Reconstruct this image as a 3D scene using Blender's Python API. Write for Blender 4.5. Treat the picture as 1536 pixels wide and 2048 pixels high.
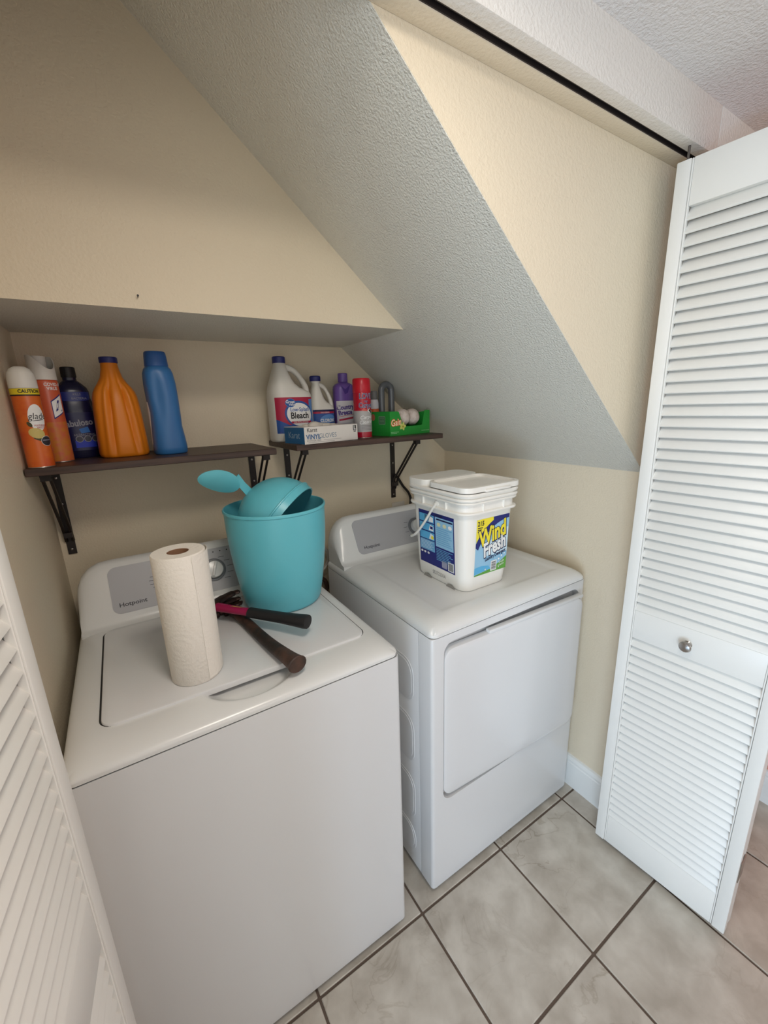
import bpy, bmesh, math, random
from mathutils import Vector, Matrix
from mathutils.geometry import tessellate_polygon
random.seed(7)
S = bpy.context.scene
COL = S.collection
for o in list(bpy.data.objects):
    bpy.data.objects.remove(o)

# ------------------------------------------------------------------ camera
cd = bpy.data.cameras.new('camera'); cam = bpy.data.objects.new('camera', cd); COL.objects.link(cam)
Rw = Matrix(((0.8435852347, -0.5360206771, -0.0323386069),
             (0.1606674804, 0.1944775003, 0.9676592699),
             (-0.5123962456, -0.8214988348, 0.2501794393))).transposed().to_4x4()
cam.matrix_world = Matrix.Translation((-0.6185, -1.5718, 1.5345)) @ Rw
cd.sensor_fit = 'HORIZONTAL'; cd.sensor_width = 36.0; cd.lens = 829.79 * 36.0 / 1536.0
cd.clip_start = 0.01
S.camera = cam

# ------------------------------------------------------------------ world, light, exposure
S.view_settings.view_transform = 'Standard'; S.view_settings.look = 'None'
S.view_settings.gamma = 1.0; S.view_settings.use_curve_mapping = False
S.view_settings.exposure = 0.0
w = bpy.data.worlds.new('world'); S.world = w; w.use_nodes = True
w.node_tree.nodes['Background'].inputs[0].default_value = (0.75, 0.87, 1.0, 1)
w.node_tree.nodes['Background'].inputs[1].default_value = 0.3
def area(name, loc, rot, sx, sy, power, col):
    l = bpy.data.lights.new(name, 'AREA'); l.shape = 'RECTANGLE'; l.size = sx; l.size_y = sy
    l.energy = power; l.color = col
    o = bpy.data.objects.new(name, l); COL.objects.link(o); o.location = loc; o.rotation_euler = rot
    return o
R = math.radians
area('daylight_patio_door', (-2.32, -2.85, 1.05), (0, R(-90), 0), 1.7, 1.4, 50, (0.78, 0.89, 1.0))   # through the glass door in the room's left wall
area('low_blue_fill', (-2.32, -2.6, 0.22), (0, R(-90), 0), 0.4, 1.3, 27, (0.38, 0.65, 1.0))   # added low blue fill, tints the lower part of the right door
area('daylight_window', (0.35, -3.72, 1.62), (R(90), 0, 0), 1.5, 0.85, 5.5, (1.0, 0.94, 0.86))          # through the window in the wall opposite the closet
area('ceiling_light', (-0.38, -1.42, 2.17), (0, 0, 0), 0.30, 0.30, 6.8, (1.0, 0.91, 0.80))                # flush lamp on the room's ceiling

# ------------------------------------------------------------------ materials
MATS = {}
def mat(name, col, rough=0.5, metal=0.0, spec=0.5, bump=None, var=None, coat=0.0, trans=0.0, alpha=1.0):
    if name in MATS: return MATS[name]
    m = bpy.data.materials.new(name); m.use_nodes = True; nt = m.node_tree; b = nt.nodes['Principled BSDF']
    c = tuple(col) + (1,)
    b.inputs['Base Color'].default_value = c; b.inputs['Roughness'].default_value = rough
    b.inputs['Metallic'].default_value = metal; b.inputs['Specular IOR Level'].default_value = spec
    b.inputs['Coat Weight'].default_value = coat
    b.inputs['Transmission Weight'].default_value = trans
    b.inputs['Alpha'].default_value = alpha
    tc = nt.nodes.new('ShaderNodeTexCoord')
    if var:   # (scale, second colour, low, high, detail)
        n = nt.nodes.new('ShaderNodeTexNoise'); n.inputs['Scale'].default_value = var[0]
        n.inputs['Detail'].default_value = var[4] if len(var) > 4 else 4
        nt.links.new(tc.outputs['Object'], n.inputs['Vector'])
        r = nt.nodes.new('ShaderNodeValToRGB'); r.color_ramp.elements[0].position = var[2]; r.color_ramp.elements[1].position = var[3]
        r.color_ramp.elements[0].color = c; r.color_ramp.elements[1].color = tuple(var[1]) + (1,)
        nt.links.new(n.outputs['Fac'], r.inputs['Fac']); nt.links.new(r.outputs['Color'], b.inputs['Base Color'])
    if bump:  # (scale, strength, distance, detail)
        n = nt.nodes.new('ShaderNodeTexNoise'); n.inputs['Scale'].default_value = bump[0]; n.inputs['Detail'].default_value = bump[3] if len(bump) > 3 else 3
        nt.links.new(tc.outputs['Object'], n.inputs['Vector'])
        bp = nt.nodes.new('ShaderNodeBump'); bp.inputs['Strength'].default_value = bump[1]; bp.inputs['Distance'].default_value = bump[2]
        nt.links.new(n.outputs['Fac'], bp.inputs['Height']); nt.links.new(bp.outputs['Normal'], b.inputs['Normal'])
    MATS[name] = m
    return m
def srgb(r, g, b):
    f = lambda c: (c / 255 / 12.92) if c <= 10 else ((c / 255 + 0.055) / 1.055) ** 2.4
    return (f(r), f(g), f(b))

cream = mat('cream_wall_paint', srgb(225, 211, 186), 0.55, bump=(160, 0.35, 0.004))
ceilp = mat('stair_underside_paint', srgb(224, 220, 208), 0.40, bump=(240, 0.75, 0.0055, 3))
white_ceil = mat('white_ceiling_paint', srgb(228, 224, 220), 0.7, bump=(150, 0.6, 0.008))
header_m = mat('header_paint', srgb(233, 228, 220), 0.55, bump=(140, 0.45, 0.005))
salmon = mat('salmon_wall_paint', srgb(214, 150, 128), 0.6, bump=(160, 0.3, 0.004))
room_m = mat('room_wall_paint', srgb(232, 224, 208), 0.6, bump=(160, 0.3, 0.004))
trimw = mat('white_trim_paint', srgb(232, 232, 228), 0.35)
grout = mat('brown_grout', srgb(104, 90, 80), 0.9, bump=(300, 0.4, 0.002))
doorw = mat('white_door_paint', srgb(232, 230, 224), 0.38, bump=(60, 0.05, 0.002))
applw = mat('white_appliance_enamel', srgb(222, 222, 222), 0.16, spec=0.5, bump=(350, 0.03, 0.001))
appl_plastic = mat('white_appliance_plastic', srgb(226, 226, 224), 0.22)
panel_g = mat('grey_console_panel', srgb(176, 176, 180), 0.4)
dark = mat('dark_gap', (0.02, 0.02, 0.02), 0.8)
ink = mat('dark_grey_print', srgb(60, 60, 66), 0.6)
black = mat('black_print', (0.012, 0.012, 0.015), 0.5)
white = mat('white_print', srgb(240, 240, 238), 0.5)
iron = mat('black_bracket_steel', srgb(34, 26, 24), 0.5, bump=(200, 0.1, 0.001))
steel = mat('brushed_steel', srgb(170, 165, 160), 0.28, metal=1.0)
wood = mat('dark_walnut_laminate', srgb(58, 40, 33), 0.45)
def wood_grain(m, a, b, sc):
    nt = m.node_tree; bs = nt.nodes['Principled BSDF']
    tc = nt.nodes.new('ShaderNodeTexCoord'); mp = nt.nodes.new('ShaderNodeMapping'); mp.inputs['Scale'].default_value = sc
    n = nt.nodes.new('ShaderNodeTexNoise'); n.inputs['Scale'].default_value = 1; n.inputs['Detail'].default_value = 6
    r = nt.nodes.new('ShaderNodeValToRGB'); r.color_ramp.elements[0].color = a + (1,); r.color_ramp.elements[1].color = b + (1,)
    r.color_ramp.elements[0].position = 0.3; r.color_ramp.elements[1].position = 0.7
    nt.links.new(tc.outputs['Object'], mp.inputs['Vector']); nt.links.new(mp.outputs['Vector'], n.inputs['Vector'])
    nt.links.new(n.outputs['Fac'], r.inputs['Fac']); nt.links.new(r.outputs['Color'], bs.inputs['Base Color'])
wood_grain(wood, srgb(46, 32, 27), srgb(82, 60, 50), (5, 90, 90))
def make_tile_mat():
    m = bpy.data.materials.new('beige_stone_tile'); m.use_nodes = True; nt = m.node_tree; b = nt.nodes['Principled BSDF']
    b.inputs['Roughness'].default_value = 0.38
    tc = nt.nodes.new('ShaderNodeTexCoord'); oi = nt.nodes.new('ShaderNodeObjectInfo')
    ad = nt.nodes.new('ShaderNodeVectorMath'); ad.operation = 'ADD'
    sc = nt.nodes.new('ShaderNodeMath'); sc.operation = 'MULTIPLY'; sc.inputs[1].default_value = 37.0
    nt.links.new(oi.outputs['Random'], sc.inputs[0]); nt.links.new(tc.outputs['Object'], ad.inputs[0]); nt.links.new(sc.outputs[0], ad.inputs[1])
    def noise(s, d, dist=0):
        n = nt.nodes.new('ShaderNodeTexNoise'); n.inputs['Scale'].default_value = s; n.inputs['Detail'].default_value = d
        n.inputs['Distortion'].default_value = dist; nt.links.new(ad.outputs[0], n.inputs['Vector']); return n
    n1 = noise(13, 8, 0.25); r1 = nt.nodes.new('ShaderNodeValToRGB')
    r1.color_ramp.elements[0].position = 0.32; r1.color_ramp.elements[1].position = 0.68
    r1.color_ramp.elements[0].color = srgb(176, 168, 156) + (1,); r1.color_ramp.elements[1].color = srgb(206, 200, 189) + (1,)
    nt.links.new(n1.outputs['Fac'], r1.inputs['Fac'])
    n2 = noise(7, 8, 0.7); r2 = nt.nodes.new('ShaderNodeValToRGB')      # thin darker veins
    e = r2.color_ramp.elements; e[0].position = 0.485; e[0].color = (1, 1, 1, 1); e[1].position = 0.515; e[1].color = (1, 1, 1, 1)
    k = e.new(0.5); k.color = (0.72, 0.68, 0.63, 1)
    nt.links.new(n2.outputs['Fac'], r2.inputs['Fac'])
    n3 = noise(3, 2); r3 = nt.nodes.new('ShaderNodeMapRange'); r3.inputs[1].default_value = 0.45; r3.inputs[2].default_value = 0.7
    nt.links.new(n3.outputs['Fac'], r3.inputs[0])
    mx = nt.nodes.new('ShaderNodeMix'); mx.data_type = 'RGBA'; mx.blend_type = 'MULTIPLY'
    nt.links.new(r3.outputs[0], mx.inputs[0]); nt.links.new(r1.outputs['Color'], mx.inputs[6]); nt.links.new(r2.outputs['Color'], mx.inputs[7])
    nt.links.new(mx.outputs[2], b.inputs['Base Color'])
    bp = nt.nodes.new('ShaderNodeBump'); bp.inputs['Strength'].default_value = 0.25; bp.inputs['Distance'].default_value = 0.003
    nt.links.new(n1.outputs['Fac'], bp.inputs['Height']); nt.links.new(bp.outputs['Normal'], b.inputs['Normal'])
    return m
tile_m = make_tile_mat()

# ------------------------------------------------------------------ helpers
def link(name, me, parent=None, loc=None):
    o = bpy.data.objects.new(name, me); COL.objects.link(o)
    if parent: o.parent = parent
    if loc is not None: o.location = loc
    return o
def obj(name, bm, m, parent=None, smooth=35, loc=None):
    bmesh.ops.recalc_face_normals(bm, faces=bm.faces)
    me = bpy.data.meshes.new(name); bm.to_mesh(me); bm.free()
    for mm in (m if isinstance(m, (list, tuple)) else [m]): me.materials.append(mm)
    if smooth:
        for p in me.polygons: p.use_smooth = True
        me.set_sharp_from_angle(angle=R(smooth))
    return link(name, me, parent, loc)
def tag(o, label, cat, group=None):
    o['label'] = label; o['category'] = cat
    if group: o['group'] = group
    return o
def thing(name, label, cat, loc=(0, 0, 0), rz=0, group=None):
    o = link(name, None); o.empty_display_size = 0.05; o.location = loc; o.rotation_euler = (0, 0, rz)
    return tag(o, label, cat, group)
def struct(o):
    o['kind'] = 'structure'; return o
def box(bm, x0, x1, y0, y1, z0, z1, bev=0, seg=2, mtx=None):
    vs = [bm.verts.new(p) for p in ((x0, y0, z0), (x1, y0, z0), (x1, y1, z0), (x0, y1, z0), (x0, y0, z1), (x1, y0, z1), (x1, y1, z1), (x0, y1, z1))]
    fs = [bm.faces.new([vs[i] for i in q]) for q in ((3, 2, 1, 0), (4, 5, 6, 7), (0, 1, 5, 4), (1, 2, 6, 5), (2, 3, 7, 6), (3, 0, 4, 7))]
    if bev:
        es = list({e for f in fs for e in f.edges})
        r = bmesh.ops.bevel(bm, geom=es, offset=bev, segments=seg, affect='EDGES', profile=0.5)
        vs = list({v for f in r['faces'] for v in f.verts} | {v for v in vs if v.is_valid})
    if mtx is not None:
        bmesh.ops.transform(bm, matrix=mtx, verts=vs)
    return bm
def boxo(name, b, m, parent=None, bev=0, seg=2):
    bm = bmesh.new(); box(bm, *b, bev=bev, seg=seg); return obj(name, bm, m, parent)
def prism(name, pts, y0, y1, m, parent=None):      # polygon in x-z pushed along y
    bm = bmesh.new(); a = [bm.verts.new((x, y0, z)) for x, z in pts]; b = [bm.verts.new((x, y1, z)) for x, z in pts]
    bm.faces.new(a); bm.faces.new(b[::-1]); n = len(pts)
    for i in range(n): bm.faces.new((a[i], b[i], b[(i + 1) % n], a[(i + 1) % n]))
    return obj(name, bm, m, parent)
def loft(bm, rings, cap=True, close=False):
    vr = [[bm.verts.new(p) for p in r] for r in rings]; n = len(vr[0])
    for a, b in zip(vr, vr[1:] + ([vr[0]] if close else [])):
        for i in range(n): bm.faces.new((a[i], a[(i + 1) % n], b[(i + 1) % n], b[i]))
    if cap and not close:
        bm.faces.new(vr[0][::-1]); bm.faces.new(vr[-1])
    return bm
def sup(cx, cy, z, rx, ry, n=2.0, N=40):
    out = []
    for i in range(N):
        t = 2 * math.pi * i / N; c, s = math.cos(t), math.sin(t)
        out.append(Vector((cx + rx * math.copysign(abs(c) ** (2 / n), c), cy + ry * math.copysign(abs(s) ** (2 / n), s), z)))
    return out
def rr(hx, hy, r, k=6, cx=0, cy=0):                # rounded rectangle, 2-D
    out = []
    for sx, sy, a0 in ((1, 1, 0), (-1, 1, 90), (-1, -1, 180), (1, -1, 270)):
        for i in range(k + 1):
            a = R(a0 + 90 * i / k); out.append((cx + sx * (hx - r) + r * math.cos(a), cy + sy * (hy - r) + r * math.sin(a)))
    return out
def lathe(bm, prof, N=40, c=(0, 0, 0), close=False):
    return loft(bm, [[Vector((c[0] + r * math.cos(2 * math.pi * i / N), c[1] + r * math.sin(2 * math.pi * i / N), c[2] + z)) for i in range(N)] for r, z in prof], cap=not close, close=close)
def tube(bm, pts, rad, N=10, sy=1.0, up=None):
    pts = [Vector(p) for p in pts]; rings = []; prev = None
    for i, p in enumerate(pts):
        d = (pts[min(i + 1, len(pts) - 1)] - pts[max(i - 1, 0)]).normalized()
        ref = Vector(up) if up else (prev if prev is not None else (Vector((0, 0, 1)) if abs(d.z) < 0.9 else Vector((1, 0, 0))))
        n = (ref - d * ref.dot(d)).normalized(); prev = n; b = d.cross(n)
        r = rad[i] if isinstance(rad, (list, tuple)) else rad
        rings.append([p + n * (r * sy * math.cos(2 * math.pi * k / N)) + b * (r * math.sin(2 * math.pi * k / N)) for k in range(N)])
    return loft(bm, rings)
def spline(pts, k=6):                              # Catmull-Rom through points
    P = [Vector(p) for p in pts]; P = [2 * P[0] - P[1]] + P + [2 * P[-1] - P[-2]]; out = []
    for i in range(1, len(P) - 2):
        for j in range(k):
            t = j / k; a, b, c, d = P[i - 1], P[i], P[i + 1], P[i + 2]
            out.append(0.5 * ((2 * b) + (c - a) * t + (2 * a - 5 * b + 4 * c - d) * t * t + (3 * b - a - 3 * c + d) * t ** 3))
    return out + [P[-2]]
# --- flat print laid on a surface: a surface maps (u, v, lift) to a point
def plane(o, U, V):
    o, U, V = Vector(o), Vector(U).normalized(), Vector(V).normalized(); n = U.cross(V)
    return lambda u, v, h: o + U * u + V * v + n * h
def cyl(r, a0=-90, c=(0, 0)):                      # u = arc length, v = height, around the local z axis
    return lambda u, v, h: Vector((c[0] + (r + h) * math.cos(R(a0) + u / r), c[1] + (r + h) * math.sin(R(a0) + u / r), v))
def supf(rx, ry, n, c=(0, 0)):                     # front (-y) side of a superellipse body
    def f(u, v, h):
        t = min(0.999, abs(u / rx)); return Vector((c[0] + u, c[1] - ry * (1 - t ** n) ** (1 / n) - h, v))
    return f
def decal(name, poly, surf, m, parent, lift=0.0004, maxe=0.012):
    bm = bmesh.new(); vs = [bm.verts.new((x, y, 0)) for x, y in poly]
    for t in tessellate_polygon([[Vector((x, y, 0)) for x, y in poly]]):
        try: bm.faces.new([vs[i] for i in t])
        except ValueError: pass
    for _ in range(8):
        es = [e for e in bm.edges if e.calc_length() > maxe]
        if not es: break
        bmesh.ops.subdivide_edges(bm, edges=es, cuts=1); bmesh.ops.triangulate(bm, faces=[f for f in bm.faces if len(f.verts) > 3])
    for v in bm.verts: v.co = surf(v.co.x, v.co.y, lift)
    return obj(name, bm, m, parent, smooth=60)
def ell(cx, cy, rx, ry, n=28, rot=0):
    c, s = math.cos(R(rot)), math.sin(R(rot)); out = []
    for i in range(n):
        a = 2 * math.pi * i / n; x, y = rx * math.cos(a), ry * math.sin(a); out.append((cx + x * c - y * s, cy + x * s + y * c))
    return out
def rect(x0, x1, y0, y1): return [(x0, y0), (x1, y0), (x1, y1), (x0, y1)]
def text(s, size, uv, surf, m, parent, lift=0.0008, bold=0.0, shear=0.0, sx=1.0, rot=0, align='CENTER', name='lettering'):
    c = bpy.data.curves.new('t', 'FONT'); c.body = s; c.size = size; c.align_x = align; c.align_y = 'CENTER'
    c.offset = bold * size; c.shear = shear; c.resolution_u = 3; c.fill_mode = 'FRONT'
    o = bpy.data.objects.new('t', c); COL.objects.link(o)
    dg = bpy.context.evaluated_depsgraph_get(); dg.update()
    me = bpy.data.meshes.new_from_object(o.evaluated_get(dg)); bpy.data.objects.remove(o); bpy.data.curves.remove(c)
    ca, sa = math.cos(R(rot)), math.sin(R(rot))
    for v in me.vertices:
        x, y = v.co.x * sx, v.co.y; v.co = surf(uv[0] + x * ca - y * sa, uv[1] + x * sa + y * ca, lift)
    me.name = name; me.materials.clear(); me.materials.append(m)
    return link(name, me, parent)
def flat(name, col, rough=0.5): return mat(name, srgb(*col), rough)

# ------------------------------------------------------------------ the setting
XL, XR, YT, ZC, SL = -0.8215, 0.7246, -0.9286, 1.3071, 0.8415
ZH, YF, ZR = 2.0959, -1.006, 2.196
YSO, ZSO = -0.43, 1.7593
sz = lambda x: ZC + SL * (XR - x)
RX0, RX1, RY0 = -2.2, 1.27, -3.6
fl = struct(boxo('floor', (RX0, RX1, RY0, 0.0, -0.06, -0.004), grout))
TS, TX, TY = 0.347, -0.0565, -0.8183
bm = bmesh.new(); hw = TS / 2 - 0.0035; box(bm, -hw, hw, -hw, hw, -0.011, 0.0, bev=0.0018, seg=1)
t0 = obj('tile', bm, tile_m, fl); used = False
for i in range(-6, 4):
    for j in range(-3, 8):
        x, y = TX + (i + 0.5) * TS, TY - (j + 0.5) * TS
        if x - hw < RX0 or x + hw > RX1 + 0.2 or y + hw > 0.19: continue
        t = t0 if not used else t0.copy()
        if used: COL.objects.link(t)
        used = True; t.location = (x, y, 0)
struct(boxo('wall_back', (XL - 0.06, XR + 0.06, 0.0, 0.06, 0, 2.7), cream))
struct(boxo('wall_left', (XL - 0.06, XL, YF + 0.03, 0.0, 0, 2.7), cream))
struct(boxo('wall_right', (XR, XR + 0.06, YF + 0.03, 0.0, 0, 2.7), cream))
xs = XR - (ZSO - ZC) / SL
bk = struct(prism('wall_bulkhead', [(XL, ZSO), (xs, ZSO), (xs + 0.03, ZSO + 0.02), (XL, sz(XL) + 0.03)], YSO, 0.0, [cream, ceilp]))
for p in bk.data.polygons:
    if p.normal.z < -0.9: p.material_index = 1
struct(prism('ceiling_slope', [(XR, ZC), (XR, ZC + 0.06), (XL, sz(XL) + 0.06), (XL, sz(XL))], YT + 0.0006, 0.0, ceilp))
xh = XR - (ZH - ZC) / SL
struct(prism('wall_stair', [(XR, ZC + 0.002), (XR, 2.66), (XL, 2.66), (XL, sz(XL) + 0.002)], YT, YT + 0.02, cream))
# header over the opening, with the slot of the sliding track
struct(boxo('wall_header', (XL, XR, YF, -0.9775, ZH, ZR + 0.05), header_m, bev=0.002))
struct(boxo('trim_1', (XL, XR, -0.9635, YT, ZH - 0.0005, ZR + 0.05), cream, bev=0.0015))
track_m = mat('shaded_track_metal', srgb(44, 36, 33), 0.6)  # track channel, coloured dark to stand for the shade in the slot
bm = bmesh.new(); box(bm, XL, XR, -0.9775, -0.9635, ZH + 0.030, ZR); box(bm, XL, XR, -0.9655, -0.9635, ZH + 0.0015, ZH + 0.031); box(bm, XL, XR, -0.9775, -0.9755, ZH + 0.0015, ZH + 0.031)
struct(obj('trim_2', bm, track_m, smooth=0))
struct(boxo('wall_front_left', (RX0, XL - 0.0, YF, YF + 0.06, 0, ZR + 0.05), header_m))
struct(boxo('wall_front_right', (XR, RX1, YF, YF + 0.06, 0, ZR + 0.05), header_m))
struct(boxo('ceiling', (RX0, RX1, RY0, YF, ZR, ZR + 0.05), white_ceil))
struct(boxo('wall_room_right', (RX1, RX1 + 0.06, RY0, YF + 0.06, 0, ZR), salmon))
# room wall opposite the closet with its window, and the left wall with the glass patio door
for n, b in (('wall_room_back_low', (RX0, RX1, RY0 - 0.06, RY0, 0, 1.15)), ('wall_room_back_top', (RX0, RX1, RY0 - 0.06, RY0, 2.08, ZR)),
             ('wall_room_back_left', (RX0, -0.45, RY0 - 0.06, RY0, 1.15, 2.08)), ('wall_room_back_right', (1.15, RX1, RY0 - 0.06, RY0, 1.15, 2.08)),
             ('wall_room_left_top', (RX0 - 0.06, RX0, RY0, YF + 0.06, 2.0, ZR)), ('wall_room_left_front', (RX0 - 0.06, RX0, -1.9, YF + 0.06, 0, 2.0)),
             ('wall_room_left_rear', (RX0 - 0.06, RX0, RY0, -3.55, 0, 2.0))):
    struct(boxo(n, b, room_m))
def frame(name, pieces):
    e = link(name, None); struct(e)
    for b in pieces: boxo('frame', b, trimw, e)
frame('window_1', [(-0.45, 1.15, RY0 - 0.05, RY0, 1.15, 1.2), (-0.45, 1.15, RY0 - 0.05, RY0, 2.03, 2.08), (-0.45, -0.4, RY0 - 0.05, RY0, 1.2, 2.03), (1.1, 1.15, RY0 - 0.05, RY0, 1.2, 2.03), (0.33, 0.37, RY0 - 0.04, RY0, 1.2, 2.03)])
frame('window_2', [(RX0 - 0.05, RX0, -3.55, -1.9, 1.95, 2.0), (RX0 - 0.05, RX0, -3.55, -3.5, 0, 1.95), (RX0 - 0.05, RX0, -1.95, -1.9, 0, 1.95), (RX0 - 0.05, RX0, -2.75, -2.69, 0, 1.95)])
# baseboards
def baseboard(name, prof, a, b):
    bm = bmesh.new(); a, b = Vector(a), Vector(b); d = (b - a).normalized(); n = Vector((0, 0, 1)).cross(d)
    loft(bm, [[q + n * p + Vector((0, 0, z)) for p, z in prof] for q in (a, b)]); return struct(obj(name, bm, trimw, smooth=20))
bprof = [(0, 0), (0.012, 0), (0.012, 0.108), (0.0095, 0.112), (0.0095, 0.118), (0.012, 0.122), (0.007, 0.136), (0, 0.14)]
baseboard('baseboard_right', bprof, (XR, -1.0, 0), (XR, 0, 0))
baseboard('baseboard_back', bprof, (XR, 0, 0), (XL, 0, 0))
baseboard('baseboard_front', bprof, (RX1, YF, 0), (XR, YF, 0))
baseboard('baseboard_room', bprof, (RX1, -3.5, 0), (RX1, YF, 0))

bm = bmesh.new(); tube(bm, [(-0.5306, -0.428, 1.7830), (-0.5312, -0.440, 1.7845)], 0.0011, 8); tube(bm, [(-0.5312, -0.4395, 1.7845), (-0.5312, -0.4407, 1.7846)], 0.0022, 10)
tag(obj('nail', bm, iron), 'tiny dark nail sticking out of the cream wall above the shelves', 'nail')

# ------------------------------------------------------------------ louvered bifold doors
DW, DT = 0.3735, 0.028
Z0, Z1 = 0.02, 2.064
STW = 0.030
RAILS = [(Z0, 0.1334), (0.825, 0.915), (1.965, Z1)]
def quad_bm(b, bev=0.0025):
    bm = bmesh.new(); box(bm, *b, bev=bev, seg=2); return bm
def me_from(bm, name, m):
    bmesh.ops.recalc_face_normals(bm, faces=bm.faces); me = bpy.data.meshes.new(name); bm.to_mesh(me); bm.free(); me.materials.append(m)
    for p in me.polygons: p.use_smooth = True
    me.set_sharp_from_angle(angle=R(35)); return me
stile_me = me_from(quad_bm((0, STW, 0, DT, Z0, Z1)), 'stile', doorw)
def bead_bm():
    bm = bmesh.new(); box(bm, 0, 0.0035, 0.002, 0.012, Z0 + 0.001, Z1 - 0.001, bev=0.001, seg=1); return bm
bead_me = me_from(bead_bm(), 'bead', doorw)
rail_me = [me_from(quad_bm((STW + 0.0045, DW - STW - 0.0045, 0.003, DT - 0.003, a, b), 0.0015), 'rail', doorw) for a, b in RAILS]
bm = bmesh.new(); box(bm, STW + 0.003, DW - STW - 0.003, -0.0175, 0.0175, -0.003, 0.003, bev=0.002, seg=2)
bmesh.ops.rotate(bm, verts=bm.verts, cent=(0, 0, 0), matrix=Matrix.Rotation(R(58), 3, 'X'))
slat_me = me_from(bm, 'slat', doorw)
PITCH = 0.0283
def panel(door, mtx, knob_at=None):
    def add(name, me, loc=(0, 0, 0)):
        o = link(name, me, door); o.matrix_local = mtx @ Matrix.Translation(loc); return o
    add('stile', stile_me); add('stile', stile_me, (DW - STW, 0, 0))
    add('bead', bead_me, (STW + 0.0008, 0, 0)); add('bead', bead_me, (DW - STW - 0.0043, 0, 0))
    for r in rail_me: add('rail', r)
    for lo, hi in ((0.1334, 0.825), (0.915, 1.965)):
        n = round((hi - lo) / PITCH); p = (hi - lo) / n
        for i in range(n): add('slat', slat_me, (0, DT / 2, lo + (i + 0.5) * p))
    if knob_at:
        bm = bmesh.new(); lathe(bm, [(0.011, 0), (0.0075, 0.003), (0.0065, 0.010), (0.010, 0.014), (0.0145, 0.018), (0.0152, 0.022), (0.0125, 0.0265), (0.006, 0.0285), (0.0015, 0.029)], 28)
        k = obj('knob', bm, steel, door); k['label'] = 'round brushed metal knob'
        k.matrix_local = mtx @ Matrix.Translation((knob_at[0], 0.0035, knob_at[1])) @ Matrix.Rotation(R(90), 4, 'X')
def fr(o, x):   # frame with local X along x
    o, X = Vector((*o, 0)), Vector((*x, 0)).normalized(); Y = Vector((0, 0, 1)).cross(X); m = Matrix((X, Y, (0, 0, 1))).transposed().to_4x4(); m.translation = o; return m
def bifold(name, lead, piv, knob, pin):
    e = link(name, None); struct(e); e.matrix_world = lead; e.empty_display_size = 0.05
    panel(e, Matrix.Identity(4), knob); panel(e, lead.inverted() @ piv)
    bm = bmesh.new(); lathe(bm, [(0.0028, 2.05), (0.0028, 2.115)], 12, (pin, DT / 2, 0)); obj('guide_pin', bm, mat('grey_plastic', srgb(84, 76, 70), 0.5), e)
    for z in (0.25, 1.03, 1.85):    # hinges across the folded edges
        hx = DW + 0.0012 if pin < 0.1 else -0.0012
        bm = bmesh.new(); box(bm, hx - 0.0012, hx + 0.0012, 0.008, DT + 0.022, z - 0.035, z + 0.035, bev=0.0006, seg=1); obj('hinge', bm, steel, e)
a = Vector((0.600, -0.9775)); b = Vector((0.627, -1.350))
pa = Vector((0.664, -0.972)); pb = Vector((0.6605, -1.345))
bifold('door_1', fr(a, b - a), fr(pa, pb - pa), (0.175, 0.868), 0.017)
a = Vector((-0.786, -1.345)); b = Vector((-0.743, -0.974))
pa = Vector((-0.8165, -1.344)); pb = Vector((-0.7775, -0.972))
bifold('door_2', fr(a, b - a), fr(pa, pb - pa), (0.2, 0.868), DW - 0.017)

# ------------------------------------------------------------------ washer and dryer
W = 0.686
def q_ell(d, L): return 1.0 if d >= L else math.sqrt(max(0.0, 1 - (1 - d / L) ** 2))
def cover(ox, yf, yb, z0, H, Ls, Lf, extra, parent, step=0.006, name='top_cover'):
    def samples(a, b, L):
        s = [a + (b - a) * 0]; n = 14
        s = [a + L * (1 - math.cos(math.pi / 2 * i / n)) for i in range(n)]
        e = [b - L * (1 - math.cos(math.pi / 2 * i / n)) for i in range(n)][::-1]
        m = int((b - a - 2 * L) / step); return s + [a + L + (b - a - 2 * L) * i / m for i in range(m)] + e
    X = samples(ox, ox + W, Ls)
    n = 40; Y = [yf + Lf * (1 - math.cos(math.pi / 2 * i / n)) for i in range(n)]; m = int((yb - yf - Lf) / step); Y += [yf + Lf + (yb - yf - Lf) * i / m for i in range(m + 1)]
    bm = bmesh.new(); g = []
    for y in Y:
        row = []
        for x in X:
            # round the corner in plan
            dx, dy = min(x - ox, ox + W - x), y - yf; rc = 0.022; xx, yy = x, y
            if dx < rc and dy < rc:
                vx, vy = rc - dx, rc - dy; l = max(vx, vy); k = l / math.hypot(vx, vy) if l > 0 else 1
                sx = 1 if x < ox + W / 2 else -1; e = ox if sx > 0 else ox + W
                xx, yy = e + sx * (rc - vx * k), yf + rc - vy * k
            z = z0 + 0.006 + (H - 0.006) * q_ell(dx, Ls) * q_ell(dy, Lf); z += extra(x, y)
            row.append(bm.verts.new((xx, yy, z)))
        g.append(row)
    for r0, r1 in zip(g, g[1:]):
        for i in range(len(X) - 1): bm.faces.new((r0[i], r0[i + 1], r1[i + 1], r1[i]))
    ring = g[0] + [r[-1] for r in g[1:]] + g[-1][-2::-1] + [r[0] for r in g[-2:0:-1]]
    lo = [bm.verts.new((v.co.x, v.co.y, z0)) for v in ring]
    for i in range(len(ring)): bm.faces.new((ring[i], lo[i], lo[(i + 1) % len(ring)], ring[(i + 1) % len(ring)]))
    return obj(name, bm, appl_plastic, parent, smooth=40)
CP, CB = Vector((0, -0.189, 1.112)), Vector((0, -0.262, 0.972))      # console face, top and bottom
CU = (CP - CB).normalized()
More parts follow.
